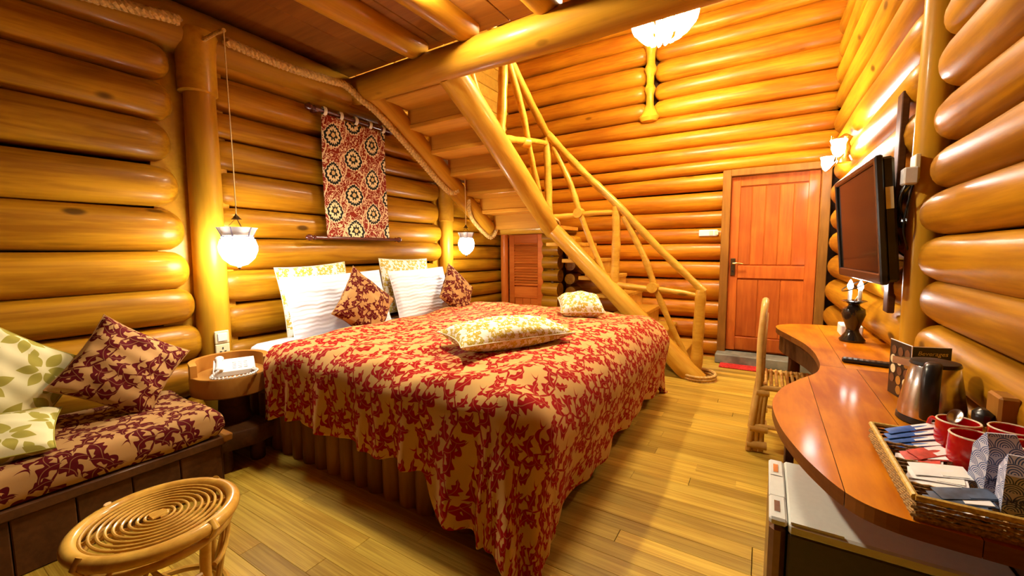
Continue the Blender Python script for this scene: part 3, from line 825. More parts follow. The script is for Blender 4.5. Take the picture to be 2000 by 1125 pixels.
t = thing('table_lamp', 'glossy black vase lamp with lit candle bulbs on the far end of the desk', 'lamp', (.45, 3.13, .75))
MB().lathe([(.060, 0), (.064, .012), (.050, .03), (.034, .055), (.030, .075), (.045, .12), (.058, .165), (.054, .195), (.030, .212), (.026, .222), (.050, .236), (.062, .242), (.055, .246)], (.45, 3.13, .75), 28).build('vase', 'ceramic', t, world=True)
for dx, dy in ((-.02, .02), (.02, -.03)):
    c = MB().tube([(.45+dx, 3.13+dy, .985), (.45+dx, 3.13+dy, 1.06)], .010, 10).build('candle_sleeve', 'plastic', t, world=True)
    MB().lathe([(.008, 0), (.015, .015), (.013, .03), (.005, .05), (.001, .058)], (.45+dx, 3.13+dy, 1.06), 12).build('bulb', 'candle', c, world=True)
MB().tube([(.45+.075*math.cos(2*PI*i/28)*.8, 3.13+.11*math.sin(2*PI*i/28), 1.085+.035*math.cos(2*PI*i/28)) for i in range(28)], .0032, 6, closed=True).build('wire_ring', 'black', t, world=True)
MB().tube(curve_pts([(.45, 3.13, .99), (.47, 3.16, 1.02), (.50, 3.2, 1.075)], 5), .003, 6).build('ring_stay', 'black', t, world=True)

# ------------------------------------------------------------------ bed
bed = thing('bed', 'wide bed with a plinth of upright log slices beside the log wall', 'bed', (-2.0, 2.6, 0))
sk = {}
def skirt(p, r):
    k = rng.integers(0, 5)
    if k not in sk:
        b = MB(); ph = k*1.7
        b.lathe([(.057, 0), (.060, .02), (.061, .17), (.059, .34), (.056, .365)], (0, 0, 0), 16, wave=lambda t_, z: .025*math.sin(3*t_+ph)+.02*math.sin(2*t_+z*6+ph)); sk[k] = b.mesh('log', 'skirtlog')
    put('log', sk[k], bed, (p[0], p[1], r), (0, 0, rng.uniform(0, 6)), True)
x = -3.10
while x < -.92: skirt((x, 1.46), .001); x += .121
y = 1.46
while y < 3.78: skirt((-.925, y), .001); y += .121
MB().box((-2.09, 2.62, .335), (2.22, 2.30, .06), bev=.01).build('platform', 'dark', bed, world=True)
MB().box((-2.09, 2.64, .18), (2.16, 2.20, .30)).build('plinth_core', 'dark', bed, world=True, smooth=False)
MB().box((-2.02, 2.63, .50), (2.18, 2.24, .27), bev=.05).build('mattress', 'mattress', bed, world=True)
# fitted sheet showing at the pillow end
b = MB(); V, F = [], []
prof = [(1.488, .40), (1.482, .50), (1.484, .58), (1.50, .625), (1.54, .643), (1.7, .648), (2.6, .65), (3.5, .648), (3.70, .643), (3.745, .62), (3.757, .55), (3.757, .42)]
xs = np.linspace(-3.135, -2.2, 16)
for i, x in enumerate(xs):
    for y, z in prof:
        V.append((x, y+.006*math.sin(x*30+y*3)*(z < .6), z+.002*math.sin(x*25)))
n = len(prof)
for i in range(len(xs)-1):
    for k in range(n-1): F.append((i*n+k, i*n+k+1, (i+1)*n+k+1, (i+1)*n+k))
b.add(V, F); so = b.build('sheet', 'white', bed, world=True)
md = so.modifiers.new('thickness', 'SOLIDIFY'); md.thickness = .006; md.offset = 1

# duvet: a cloth sheet laid over the mattress, hanging at the near side, the foot and the far side
def duvet():
    NS, NT = 330, 380
    RN, RF = .13, .26                       # turn radius at the near side and the foot
    xi, y0, y1 = -.955, 1.335+RN, 3.86-RN
    sA, sB = -2.70, xi+.80
    tA, tB = y0-.50, y1+.55
    s = np.linspace(0, 1, NS)[None, :]*np.ones((NT, 1)); t = np.linspace(0, 1, NT)[:, None]*np.ones((1, NS))
    S0 = sA + (sB-sA)*s; fl = np.clip((S0+1.34)/.16, 0, 1); fl = fl*fl*(3-2*fl)      # the hem dips into a corner flap near the foot
    tAs = tA - .15*fl
    t = tAs + (tB-tAs)*t
    head = sA - .26*np.clip((t-y0)/(y1-y0), -.1, 1.1) + .02*np.sin(t*7)
    S = head + (sB-head)*s; T = t
    ex = np.maximum(0, S-xi); ey = np.where(T < y0, T-y0, np.where(T > y1, T-y1, 0.0))
    L = np.sqrt(ex**2+ey**2)+1e-9
    phi = np.arctan2(np.abs(ey), ex)        # 0 foot, pi/2 side
    k = np.sin(phi)**2
    L = L*(1-.06*np.sin(2*phi)**2)
    R = RF*(1-k)+RN*k
    arc = R*PI/2
    th = np.minimum(L/R, PI/2); over = np.maximum(0, L-arc)
    hor = R*np.sin(th); drop = R*(1-np.cos(th))+over*.99
    near = (ey < 0)
    # folds: pleats along the near side, a deep fold at the corner, soft waves at the foot
    g = np.clip(over/.35, 0, 1)
    pl = .022*np.sin(S*21+1.2*np.sin(S*5))+.016*np.sin(S*39+.6)+.010*np.sin(S*9+2)
    fold = pl*k + (1-k)*(.018*np.sin(T*9+1)+.012*np.sin(T*17))
    cor = np.sin(2*phi)**2
    fold = fold*(1-cor) + cor*(.055*np.sin(phi*7+.4)+.02*np.sin(phi*15))
    tuck = -.18*np.clip(over, 0, .5)*(1-k)*(1-cor)          # the foot hem draws in
    flare = .05*over*k
    hor = hor + g*fold + tuck + flare + cor*.10*over + .045*fl*near*g
    ux, uy = ex/np.maximum(1e-9, np.sqrt(ex**2+ey**2)), ey/np.maximum(1e-9, np.sqrt(ex**2+ey**2))
    Xp = np.where(ex > 0, xi, S) + ux*hor; Yp = np.where(ey < 0, y0, np.where(ey > 0, y1, T)) + uy*hor
    top = .735 + .030*np.sin((T-y0)/(y1-y0)*PI)*np.clip((S+2.9)/1.0, .3, 1)
    top = top - .055*np.exp(-((S-head)/.10)**2)
    top = top + .010*np.sin(3.1*S+2.2*T)+.008*np.sin(6.3*S-4.1*T+1)+.006*np.sin(11*T+5*S)+.004*np.sin(17*S+3*T)
    rp2 = .010*np.sin(13*S+9*np.sin(T*2.3))*np.exp(-((T-y0)/.5)**2)
    Z = top + rp2 - drop + (over > 0)*.006*np.sin(S*33+T*27)*g
    low = np.maximum(0, .014-Z); Z = np.maximum(Z, .014+.004*np.sin(S*40+T*31)**2)
    Xp = Xp + ux*low*.55; Yp = Yp + uy*low*.35
    V = np.stack([Xp, Yp, Z], -1).reshape(-1, 3)
    idx = np.arange(NS*NT).reshape(NT, NS)
    F = np.stack([idx[:-1, :-1], idx[:-1, 1:], idx[1:, 1:], idx[1:, :-1]], -1).reshape(-1, 4)
    me = bpy.data.meshes.new('duvet'); c = V.mean(0); V = V-c
    me.vertices.add(len(V)); me.vertices.foreach_set('co', V.astype(np.float32).ravel())
    me.loops.add(F.size); me.loops.foreach_set('vertex_index', F.astype(np.int32).ravel())
    me.polygons.add(len(F)); me.polygons.foreach_set('loop_start', np.arange(0, F.size, 4, dtype=np.int32))
    me.update(calc_edges=True); me.validate()
    UV = np.stack([S, T], -1).reshape(-1, 2)
    ul = me.uv_layers.new(name='UVMap'); ul.data.foreach_set('uv', UV[F.ravel()].astype(np.float32).ravel())
    me.polygons.foreach_set('use_smooth', [True]*len(me.polygons)); me.materials.append(MAT['damask'])
    o = put('duvet', me, None, tuple(c))
    m = o.modifiers.new('thickness', 'SOLIDIFY'); m.thickness = .022; m.offset = -1
    return tag(o, 'red and gold damask duvet spread over the bed and hanging to the floor', 'duvet', kind='thing')
duvet()

# pillows on the bed
gp = 'gold scroll pillows against the wall'
pillow('pillow', 'gold scroll pillow standing behind the white pillow nearest the nightstand', 'pillow', (-3.155, 2.05, .925), (0, 1, .05), (-.16, 0, 1), .62, .56, .14, 'gold', gp, seed=1, pinch=.05)
pillow('pillow', 'gold scroll pillow standing behind the white pillow near the closet', 'pillow', (-3.155, 3.05, .965), (0, 1, -.02), (-.16, 0, 1), .66, .54, .14, 'gold', gp, seed=2, pinch=.05, uvo=(.3, .1))
wp = 'white pillows on the bed'
pillow('pillow', 'large white pleated pillow behind the red cushion nearest the nightstand', 'pillow', (-2.985, 2.15, .885), (0, 1, .02), (-.30, 0, 1), .92, .50, .17, 'pleat', wp, seed=3, pinch=.035)
pillow('pillow', 'large white pleated pillow behind the red cushion near the closet', 'pillow', (-2.985, 3.10, .885), (0, 1, .02), (-.30, 0, 1), .78, .50, .17, 'pleat', wp, seed=4, pinch=.035)
rc = 'red damask cushions on the bed'
pillow('cushion', 'red damask cushion leaning on the white pillow nearest the nightstand', 'cushion', (-2.72, 2.17, .875), (.12, .80, -.66), (-.30, .72, .80), .47, .47, .16, 'damask_dk', rc, seed=5, pinch=.10, uvr=.3)
pillow('cushion', 'red damask cushion leaning on the white pillow near the closet', 'cushion', (-2.76, 3.37, .875), (.12, .80, -.66), (-.30, .72, .80), .45, .45, .16, 'damask_dk', rc, seed=6, pinch=.10, uvr=1.3, uvo=(.2, .3))
gc = 'gold scroll cushions lying on the duvet'
pillow('cushion', 'gold scroll cushion lying flat in the middle of the red duvet', 'cushion', (-1.29, 2.02, .825), (.50, .87, .01), (-.87, .50, .05), .72, .38, .17, 'gold', gc, seed=7, pinch=.10, uvo=(.1, .1))
pillow('cushion', 'plump gold scroll cushion on the far side of the duvet, near the stairs', 'cushion', (-1.34, 3.28, .84), (.85, .50, .0), (-.50, .80, .25), .36, .34, .20, 'gold', gc, seed=8, pinch=.05, uvo=(.6, .3))

# ------------------------------------------------------------------ nightstand, telephone, socket plate
ns = thing('nightstand', 'round tree slice nightstand with a raised back rim beside the bed', 'nightstand', (-2.895, 1.258, 0))
cx, cy, R = -2.895, 1.258, .214
MB().lathe([(R*.93, .425), (R, .435), (R*1.01, .54), (R*.985, .55)], (cx, cy, 0), 40, wave=lambda t_, z: .018*math.sin(3*t_+1)+.012*math.sin(5*t_)).build('top_slice', 'slice', ns, world=True)
b = MB(); V, F = [], []
m = 30
for i in range(m+1):
    a = math.radians(55 + 210*i/m); w_ = 1+.018*math.sin(3*a+1)
    hgt = .085*min(1, min(i, m-i)/3+.85)
    for q, z in ((R*.84*w_, .548), (R*.84*w_, .55+hgt), (R*1.0*w_, .55+hgt), (R*1.0*w_, .548)):
        V.append((cx+q*math.cos(a), cy+q*math.sin(a), z))
for i in range(m):
    for k in range(4): F.append((i*4+k, i*4+(k+1) % 4, (i+1)*4+(k+1) % 4, (i+1)*4+k))
F += [(0, 3, 2, 1), (m*4, m*4+1, m*4+2, m*4+3)]
b.add(V, [f[::-1] for f in F]).build('back_rim', 'slice', ns, world=True)
MB().lathe([(.10, .24), (.085, .30), (.08, .38), (.11, .427)], (cx, cy, 0), 20, wave=lambda t_, z: .05*math.sin(3*t_)).build('pedestal', 'dark', ns, world=True)
MB().prism([(cx-.19, cy-.21), (cx+.24, cy-.24), (cx+.30, cy-.02), (cx+.27, cy+.10), (cx-.20, cy+.10)], .14, .245, .012).build('lower_slab', 'dark', ns, world=True)
for dx, dy in ((.19, -.15), (-.12, -.12), (.18, .04), (-.12, .04)):
    MB().lathe([(.038, 0), (.042, .01), (.040, .142)], (cx+dx, cy+dy, 0), 12).build('leg', 'dark', ns, world=True)
ph = thing('telephone', 'white desk telephone with a coiled cord on the round nightstand', 'telephone', (-2.865, 1.262, .553), math.radians(66)); ph.scale = (1.15, 1.15, 1.15)
b = MB(); b.add([(-.10, -.10, 0), (.10, -.10, 0), (.10, .09, 0), (-.10, .09, 0), (-.095, -.095, .022), (.095, -.095, .022), (.095, .085, .052), (-.095, .085, .052)],
                [(3, 2, 1, 0), (4, 5, 6, 7), (0, 1, 5, 4), (1, 2, 6, 5), (2, 3, 7, 6), (3, 0, 4, 7)])
base = b.build('base', 'plastic', ph, smooth=False)
b = MB()
for i in range(4):
    for j in range(3): b.box((.0+j*.026, -.055+i*.026, .030+i*.0042), (.017, .014, .007), Euler((.16, 0, 0)))
k_ = b.build('keypad', 'paper', base, smooth=False)
b = MB(); b.tube(curve_pts([(-.068, -.098, .030), (-.068, -.075, .040), (-.068, 0, .050), (-.068, .065, .060), (-.068, .092, .056)], 4), [.017, .021, .022, .020, .016, .014, .014, .014, .014, .014, .014, .016, .020, .022, .022, .020, .016], 12, flat=.75)
b.build('handset', 'plastic', ph)
P = []
cpath = curve_pts([(-.07, -.11, .03), (-.10, -.16, .012), (-.03, -.215, .012), (.06, -.20, .012), (.10, -.14, .012), (.085, -.095, .016)], 30)
for i, p in enumerate(cpath): P.append(p+Vector((.0048*math.cos(i*1.1), .0048*math.sin(i*1.1), .004*math.sin(i*1.1+1)+.006)))
MB().tube(P, .0042, 5).build('coiled_cord', 'plastic', ph)
pl = thing('socket_plate', 'ivory double switch and socket plate on the round post above the telephone', 'socket', (-3.205, 1.345, .675))
MB().box((-3.205, 1.345, .72), (.012, .088, .088), bev=.004).build('switch_plate', 'plate', pl, world=True, smooth=False)
sp = MB().box((-3.205, 1.345, .628), (.012, .088, .088), bev=.004).build('socket_face', 'plate', pl, world=True, smooth=False)
MB().box((-3.196, 1.345, .72), (.010, .060, .055), bev=.003).build('rocker', 'plastic', pl, world=True, smooth=False)
b = MB()
for dy, dz, w_, h_ in ((0, .014, .007, .014), (-.014, -.008, .012, .006), (.014, -.008, .012, .006)): b.box((-3.198, 1.345+dy, .628+dz), (.003, w_, h_))
b.build('pin_hole', 'black', sp, world=True, smooth=False)

# ------------------------------------------------------------------ wall hanging
wh = thing('wall_hanging', 'ikat patterned cloth hanging from a mahogany rod on the log wall over the bed', 'wall hanging', (-3.23, 2.56, 1.9))
V, F, UV = [], [], []
nu, nv = 24, 40
for j in range(nv+1):
    for i in range(nu+1):
        u, v = i/nu, j/nv; y = 2.205+.685*u-.012*math.sin(v*3); z = 2.455-1.03*v+.004*math.sin(u*9)
        xw = -3.225+.008*math.sin(u*11+v*2)+.006*math.sin(u*5-v*4)
        V.append((xw, y, z)); UV.append((u*.685, -v*1.03))
for j in range(nv):
    for i in range(nu): F.append((j*(nu+1)+i, (j+1)*(nu+1)+i, (j+1)*(nu+1)+i+1, j*(nu+1)+i+1))
b = MB(); b.add(V, F, UV); co = b.build('cloth', 'tapestry', wh, world=True)
md = co.modifiers.new('thickness', 'SOLIDIFY'); md.thickness = .004
for i in range(5):
    y = 2.235+i*.156
    b = MB(); b.tube([(-3.23+.026*math.cos(a), y, 2.487+.034*math.sin(a)) for a in np.linspace(-PI/2, 1.5*PI, 17)], [.016]*17, 8, flat=.25)
    b.build('tab', 'gold', wh, world=True)
def rod(y0_, y1_, z_, r_):
    o = MB().tube([(-3.23, y0_, z_), (-3.23, y1_, z_)], r_, 14).build('rod', 'mahogany', wh, world=True)
    for y, sg in ((y0_, -1), (y1_, 1)):
        q = Vector((0, sg, 0)).to_track_quat('Z', 'X').to_matrix().to_4x4()
        MB().lathe([(r_*.9, 0), (r_*1.5, .008), (r_*.9, .02), (r_*1.6, .035), (r_*1.9, .055), (r_*1.3, .075), (r_*.5, .085), (0.001, .09)], (-3.23, y, z_), 14, M4=q).build('finial', 'mahogany', o, world=True)
rod(2.15, 3.0, 2.487, .017); rod(2.10, 2.97, 1.425, .015)
for y in (2.17, 2.98): MB().box((-3.27, y, 2.487), (.10, .03, .045), bev=.006).build('bracket', 'mahogany', wh, world=True)

# ------------------------------------------------------------------ bench, its cushions, rattan stool
bn = thing('bench', 'low dark wooden bench against the near log wall under a damask seat pad', 'bench', (-2.85, .2, 0))
MB().box((-2.86, .18, .275), (.72, 1.72, .05), bev=.008).build('seat_board', 'dark', bn, world=True)
MB().box((-2.545, 1.045, .285), (.10, .05, .045), bev=.008).build('end_block', 'slice', bn, world=True)
for k in range(9): MB().box((-2.535, -.58+k*.188, .125), (.03, .184, .245), bev=.004).build('plank', 'dark', bn, world=True, smooth=False)
for k in range(4): MB().box((-3.12+k*.165, 1.02, .125), (.16, .03, .245), bev=.004).build('plank', 'dark', bn, world=True, smooth=False)
b = MB(); V, F, UV = [], [], []
A0, A1, Y0, Y1 = -3.17, -2.49, -.62, 1.03
ny = 60
sec = []
for i in range(9): a = i/8*PI/2; sec.append((A1-.05+.05*math.sin(a), .395+.06*math.cos(a)+0))
sec = [(A0, .445)] + [(A0+(A1-.05-A0)*i/10, .455+.006*math.sin(i)) for i in range(1, 10)] + sec + [(A1+.006, .37), (A1+.002, .34), (A1-.01, .312), (A1-.05, .303), (A0, .303)]
acc = [0]
for i in range(1, len(sec)): acc.append(acc[-1]+math.dist(sec[i], sec[i-1]))
for j in range(ny+1):
    y = Y0+(Y1-Y0)*j/ny; e = min(1, (Y1-y)/.05, ) ; e = max(0, e); sh = math.sqrt(max(0, 1-(1-e)**2))*.45+.55 if y > Y1-.05 else 1
    for (x, z), s_ in zip(sec, acc):
        V.append((x+.004*math.sin(y*17), y, .375+(z-.375)*sh+.004*math.sin(y*11+x*9))); UV.append((y, s_))
n = len(sec)
for j in range(ny):
    for k in range(n): F.append((j*n+k, j*n+(k+1) % n, (j+1)*n+(k+1) % n, (j+1)*n+k))
F.append(tuple(range(n))[::-1]); F.append(tuple(ny*n+k for k in range(n)))
b.add(V, [f[::-1] for f in F], UV)
o = b.build('seat_pad', 'damask_dk', None, world=True, sharp=60); tag(o, 'plum and gold damask seat pad lying on the low bench', 'seat pad', kind='thing')
pillow('cushion', 'plum damask cushion propped on the bench against the log wall', 'cushion', (-2.93, .76, .685), (.17, .82, -.62), (-.34, .62, .72), .44, .44, .17, 'damask_dk', seed=9, pinch=.09, uvr=.6)
pillow('cushion', 'green leaf print cushion propped on the bench at the picture edge', 'cushion', (-3.02, .36, .705), (.12, .80, -.62), (-.28, .62, .72), .44, .44, .16, 'leaf', seed=10, pinch=.08)
pillow('cushion', 'green leaf print cushion lying flat under the upright leaf cushion', 'cushion', (-2.79, .22, .518), (.25, 1, 0), (-1, .25, .18), .50, .40, .14, 'leaf', seed=11, pinch=.06, uvo=(.1, .05))

sx, sy, sz, sr = -1.678, .482, .437, .205
so = thing('rattan_stool', 'round rattan stool with a spiral cane seat in front of the bench', 'stool', (sx, sy, 0))
circ = lambda r, z, n=48: [(sx+r*math.cos(2*PI*i/n), sy+r*math.sin(2*PI*i/n), z) for i in range(n)]
MB().tube(circ(sr, sz-.008), .022, 12, closed=True).build('seat_rim', 'rattan', so, world=True)
MB().tube(circ(sr-.014, sz-.055), .014, 10, closed=True).build('under_rim', 'rattan', so, world=True)
N = 560; sp = []
for i in range(N+1):
    a = 2*PI*9.0*i/N; r = .020+(sr-.038)*i/N; sp.append((sx+r*math.cos(a), sy+r*math.sin(a), sz+.002))
MB().tube(sp, .0047, 8).build('spiral_seat', 'rattan', so, world=True)
b = MB()
for k in range(3):
    a = PI/3*k+.2; b.tube([(sx-sr*math.cos(a), sy-sr*math.sin(a), sz-.014), (sx+sr*math.cos(a), sy+sr*math.sin(a), sz-.014)], .007, 8)
b.build('seat_support', 'rattan', so, world=True)
b = MB()
for i in range(5): b.tube([(sx-.016+i*.008, sy-.02, sz+.006), (sx-.016+i*.008, sy+.02, sz+.006)], .004, 6)
b.build('centre_binding', 'rattan', so, world=True)
for k in range(4):
    a = PI/2*k+.35; ca, sa = math.cos(a), math.sin(a)
    lg = MB().tube(curve_pts([(sx+.190*ca, sy+.190*sa, sz-.02), (sx+.175*ca, sy+.175*sa, .25), (sx+.20*ca, sy+.20*sa, .012)], 6), .016, 10).build('leg', 'rattan', so, world=True)
    b = MB(); b.tube([(sx+q*ca-.0*sa, sy+q*sa, z) for q, z in ((.212, sz+.016), (.230, sz-.01), (.212, sz-.04))], .012, 8, flat=.5)
    b.build('binding', 'rattan', lg, world=True)
    a2 = a+PI/2; P = []
    for i in range(13):
        t_ = i/12; aa = a+(PI/2)*t_; hgt = .10+.24*math.sin(PI*t_); P.append((sx+.178*math.cos(aa), sy+.178*math.sin(aa), hgt))
    MB().tube(P, .010, 8).build('arch_brace', 'rattan', so, world=True)
    P = []
    for i in range(13):
        t_ = i/12; aa = a+.12+(PI/2-.24)*t_; hgt = sz-.06-.10*abs(math.cos(PI*t_))**.7; P.append((sx+.186*math.cos(aa), sy+.186*math.sin(aa), hgt))
    MB().tube(P, .009, 8).build('scroll_brace', 'rattan', so, world=True)
MB().tube(circ(.172, .12), .011, 8, closed=True).build('foot_ring', 'rattan', so, world=True)

# ------------------------------------------------------------------ desk
dk = thing('desk', 'kidney shaped varnished wooden desk along the log wall under the television', 'desk', (.3, 2.3, 0))
outl = [(.62, 3.66), (.50, 3.70), (.36, 3.70), (.22, 3.67), (.12, 3.60), (.075, 3.50), (.085, 3.36), (.14, 3.16), (.20, 2.94), (.232, 2.72), (.238, 2.52), (.232, 2.38), (.205, 2.24),
        (.14, 2.10), (.075, 1.94), (.042, 1.78), (.038, 1.66), (.055, 1.50), (.085, 1.37), (.125, 1.25), (.175, 1.15), (.235, 1.105), (.34, 1.09), (.62, 1.08)]
outl = [(p.x, p.y) for p in curve_pts([(x, y, 0) for x, y in outl], 4)]
def clip(poly, ax, v, keep_low):
    out = []
    for i in range(len(poly)):
        a, c = poly[i-1], poly[i]; ia = (a[ax] <= v) == keep_low; ic = (c[ax] <= v) == keep_low
        if ia != ic:
            t = (v-a[ax])/(c[ax]-a[ax]); out.append((a[0]+t*(c[0]-a[0]), a[1]+t*(c[1]-a[1])))
        if ic: out.append(c)
    return out
g = .0008
def strips(poly, xsplit):
    for i, (a, c) in enumerate(zip([-9]+xsplit, xsplit+[9])):
        q = poly
        if a > -9: q = clip(q, 0, a+g, False)
        if c < 9: q = clip(q, 0, c-g, True)
        if len(q) > 2:
            o_ = MB().prism(q, .714, .75, 0).build('plank', 'desk', dk, world=True, smooth=False)
            o_.data.materials.append(MAT['bark'])                     # the unvarnished dark edge of the boards
            for f_ in o_.data.polygons:
                if abs(f_.normal.z) < .5: f_.material_index = 1
lo = clip(outl, 1, 2.40-g, True); hi = clip(outl, 1, 2.40+g, False)
strips(lo, [.172, .37]); strips(hi, [.33])
# apron following the far lobe, panel legs
ap = [(x+.035, y) for x, y in outl if y > 2.45 and x < .5 and y < 3.62]
b = MB()
for (x, y), (x2, y2) in zip(ap[:-1], ap[1:]):
    d = Vector((x2-x, y2-y, 0)); b.box(((x+x2)/2, (y+y2)/2, .65), (d.length*1.05, .02, .115), Euler((0, 0, math.atan2(d.y, d.x))))
b.build('apron', 'dark', dk, world=True, smooth=False)
for x, y in ((.20, 3.54), (.50, 3.58), (.50, 2.38), (.50, 1.85)):
    log('leg', (x, y, 0), (x, y, .71), .040, .036, 'dark', dk, seed=int(x*100+y*10), n=14)
MB().box((.10, 1.83, .355), (.03, .05, .71), bev=.004).build('leg', 'dark', dk, world=True)
MB().box((.535, 2.2, .60), (.02, 2.2, .20)).build('back_rail', 'dark', dk, world=True, smooth=False)

# ------------------------------------------------------------------ small refrigerator under the desk
fg = thing('fridge', 'small dark refrigerator with a grey top standing under the near end of the desk', 'fridge', (.27, 1.50, 0))
MB().box((.30, 1.505, .27), (.44, .39, .50), bev=.006).build('body', 'fridgebody', fg, world=True, smooth=False)
MB().box((.30, 1.505, .535), (.44, .40, .03), bev=.006).build('top', 'fridge', fg, world=True, smooth=False)
dr = MB().box((.055, 1.505, .28), (.040, .39, .50), bev=.012).build('door', 'taupe', fg, world=True, smooth=False)
b = MB()
b.box((.056, 1.375, .543), (.044, .13, .022), bev=.006); b.box((.056, 1.505, .543), (.044, .14, .022), bev=.004); b.box((.056, 1.625, .543), (.044, .13, .022), bev=.006)
cp = b.build('door_cap', 'fridge', dr, world=True, smooth=False)
for y in (1.375, 1.62): MB().box((.054, y, .5547), (.014, .06, .002)).build('slot', 'steel', cp, world=True, smooth=False)
MB().prism([(.085, 1.308), (.20, 1.308), (.185, 1.335), (.085, 1.345)], .5495, .556).build('hinge_plate', 'fridge', fg, world=True, smooth=False)
for x in (.12, .48):
    for y in (1.34, 1.67): MB().lathe([(.018, 0), (.018, .025)], (x, y, 0), 10).build('foot', 'black', fg, world=True)

# ------------------------------------------------------------------ rattan chair
ch = thing('rattan_chair', 'bamboo cane chair pushed sideways to the desk facing the log wall', 'chair', (.15, 3.2, 0))
def cane(name, P, r, parent=ch, n=6): return MB().tube(curve_pts(P, n), r, 10).build(name, 'chaircane', parent, world=True)
ya, yb = 2.99, 3.40
for y, s in ((ya, 1), (yb, -1)):
    l_ = cane('leg', [(-.055, y, .008), (-.035, y, .22), (-.01, y, .45), (-.008, y+.012*s, .62)], .019)
    cane('cane', [(-.020, y+.012*s, .008), (-.012, y+.008*s, .22), (.012, y, .44)], .017, l_)
    cane('cane', [(.015, y+.02*s, .008), (.015, y+.012*s, .24), (.03, y, .43)], .016, l_)
    for z in (.05, .16, .40):
        MB().tube([(-.07+z*.11, y, z), (.045, y+.008*s, z)], .026, 10, flat=1.0).build('binding', 'chaircane', l_, world=True)
    cane('leg', [(.38, y, .008), (.375, y, .22), (.37, y, .43)], .019)
    cane('side_rail', [(-.01, y, .43), (.18, y, .435), (.385, y, .43)], .018)
    cane('stretcher', [(-.03, y, .18), (.375, y, .18)], .013)
cane('back_frame', [(-.008, ya, .45), (-.012, ya+.005, .68), (-.006, ya+.03, .84), (.0, ya+.10, .935), (.004, (ya+yb)/2, .962), (.0, yb-.10, .935), (-.006, yb-.03, .84), (-.012, yb-.005, .68), (-.008, yb, .45)], .021)
cane('back_loop', [(.002, ya+.05, .46), (.004, ya+.045, .66), (.008, ya+.11, .82), (.010, (ya+yb)/2, .875), (.008, yb-.11, .82), (.004, yb-.045, .66), (.002, yb-.05, .46)], .015)
for k in range(3): cane('back_spindle', [(.004, ya+.12+k*.085, .45), (.009, ya+.12+k*.085, .85)], .010)
cane('back_rail', [(.0, ya, .62), (.004, yb, .62)], .013)
cane('front_rail', [(.385, ya, .43), (.385, yb, .43)], .018)
cane('back_rail', [(.0, ya, .43), (.0, yb, .43)], .018)
for k in range(12): cane('seat_cane', [(.025+k*.030, ya, .447), (.025+k*.030, (ya+yb)/2, .442), (.025+k*.030, yb, .447)], .010)

# ------------------------------------------------------------------ television on the right wall
tvp = Vector((.425, 3.0, 1.43)); wa = Vector((-.045, .93, .0)).normalized(); ua = Vector((-.055, 0, .6)); ua = (ua-wa*ua.dot(wa)).normalized(); na = ua.cross(wa)
tv = thing('television', 'black flat television hung tilted on the log wall above the desk', 'television', tuple(tvp))
R3 = Matrix((wa, na, ua)).transposed(); tv.rotation_euler = R3.to_euler()
sgn = 1 if (R3 @ Vector((0, 1, 0))).x < 0 else -1          # local y side that faces the bed
W_, H_ = .94, .60
MB().box((0, -sgn*.028, 0), (W_-.02, .05, H_-.02), bev=.012).build('casing', 'black', tv, smooth=False)
b = MB(); f_ = .032
for c, d in (((0, sgn*.005, H_/2-f_/2), (W_, .03, f_)), ((0, sgn*.005, -H_/2+f_*.8), (W_, .03, f_*1.6)), ((W_/2-f_/2, sgn*.005, 0), (f_, .03, H_-.02)), ((-W_/2+f_/2, sgn*.005, 0), (f_, .03, H_-.02))): b.box(c, d, bev=.006)
bz = b.build('bezel', 'black', tv, smooth=False)
MB().box((0, sgn*.004, .012), (W_-2*f_, .008, H_-f_*2.4)).build('screen', 'screen', tv, smooth=False)
MB().box((-W_/2+.0085, -sgn*.028, .10), (.002, .028, .10)).build('label_sticker', 'plate', tv, smooth=False)
MB().box((.0, -sgn*.075, .0), (.22, .05, .22), bev=.005).build('mount', 'black', tv, smooth=False)
MB().box((.0, -sgn*.115, -.02), (.05, .05, .30), bev=.004).build('wall_arm', 'black', tv, smooth=False)
for q in ((-.30, .02), (-.22, -.06), (-.34, -.12)):
    MB().tube(curve_pts([(q[0], -sgn*.055, q[1]), (q[0]-.06, -sgn*.10, q[1]-.06), (q[0]-.12, -sgn*.07, q[1]+.08), (-.43, -sgn*.12, .16)], 6), .004, 6).build('cable', 'black', tv)
bd = MB().box((.548, 2.84, 1.52), (.03, .09, 1.10), bev=.004).build('mounting_board', 'dark', None, world=True, smooth=False)
tag(bd, 'dark upright board fixed to the log wall behind the television', 'board', kind='thing')
adp = thing('power_adapter', 'white plug adapter with black leads on the round post behind the television', 'adapter', (.535, 2.53, 1.62))
MB().box((.525, 2.53, 1.62), (.05, .065, .075), bev=.006).build('plug_body', 'plastic', adp, world=True, smooth=False)
MB().box((.548, 2.56, 1.66), (.018, .085, .11), bev=.003).build('back_plate', 'plate', adp, world=True, smooth=False)
for k in range(2):
    MB().tube(curve_pts([(.515, 2.52+k*.02, 1.585), (.50, 2.53+k*.03, 1.53), (.515, 2.58+k*.03, 1.46), (.52, 2.68, 1.44-k*.05)], 6), .004, 6).build('lead', 'black', adp, world=True)

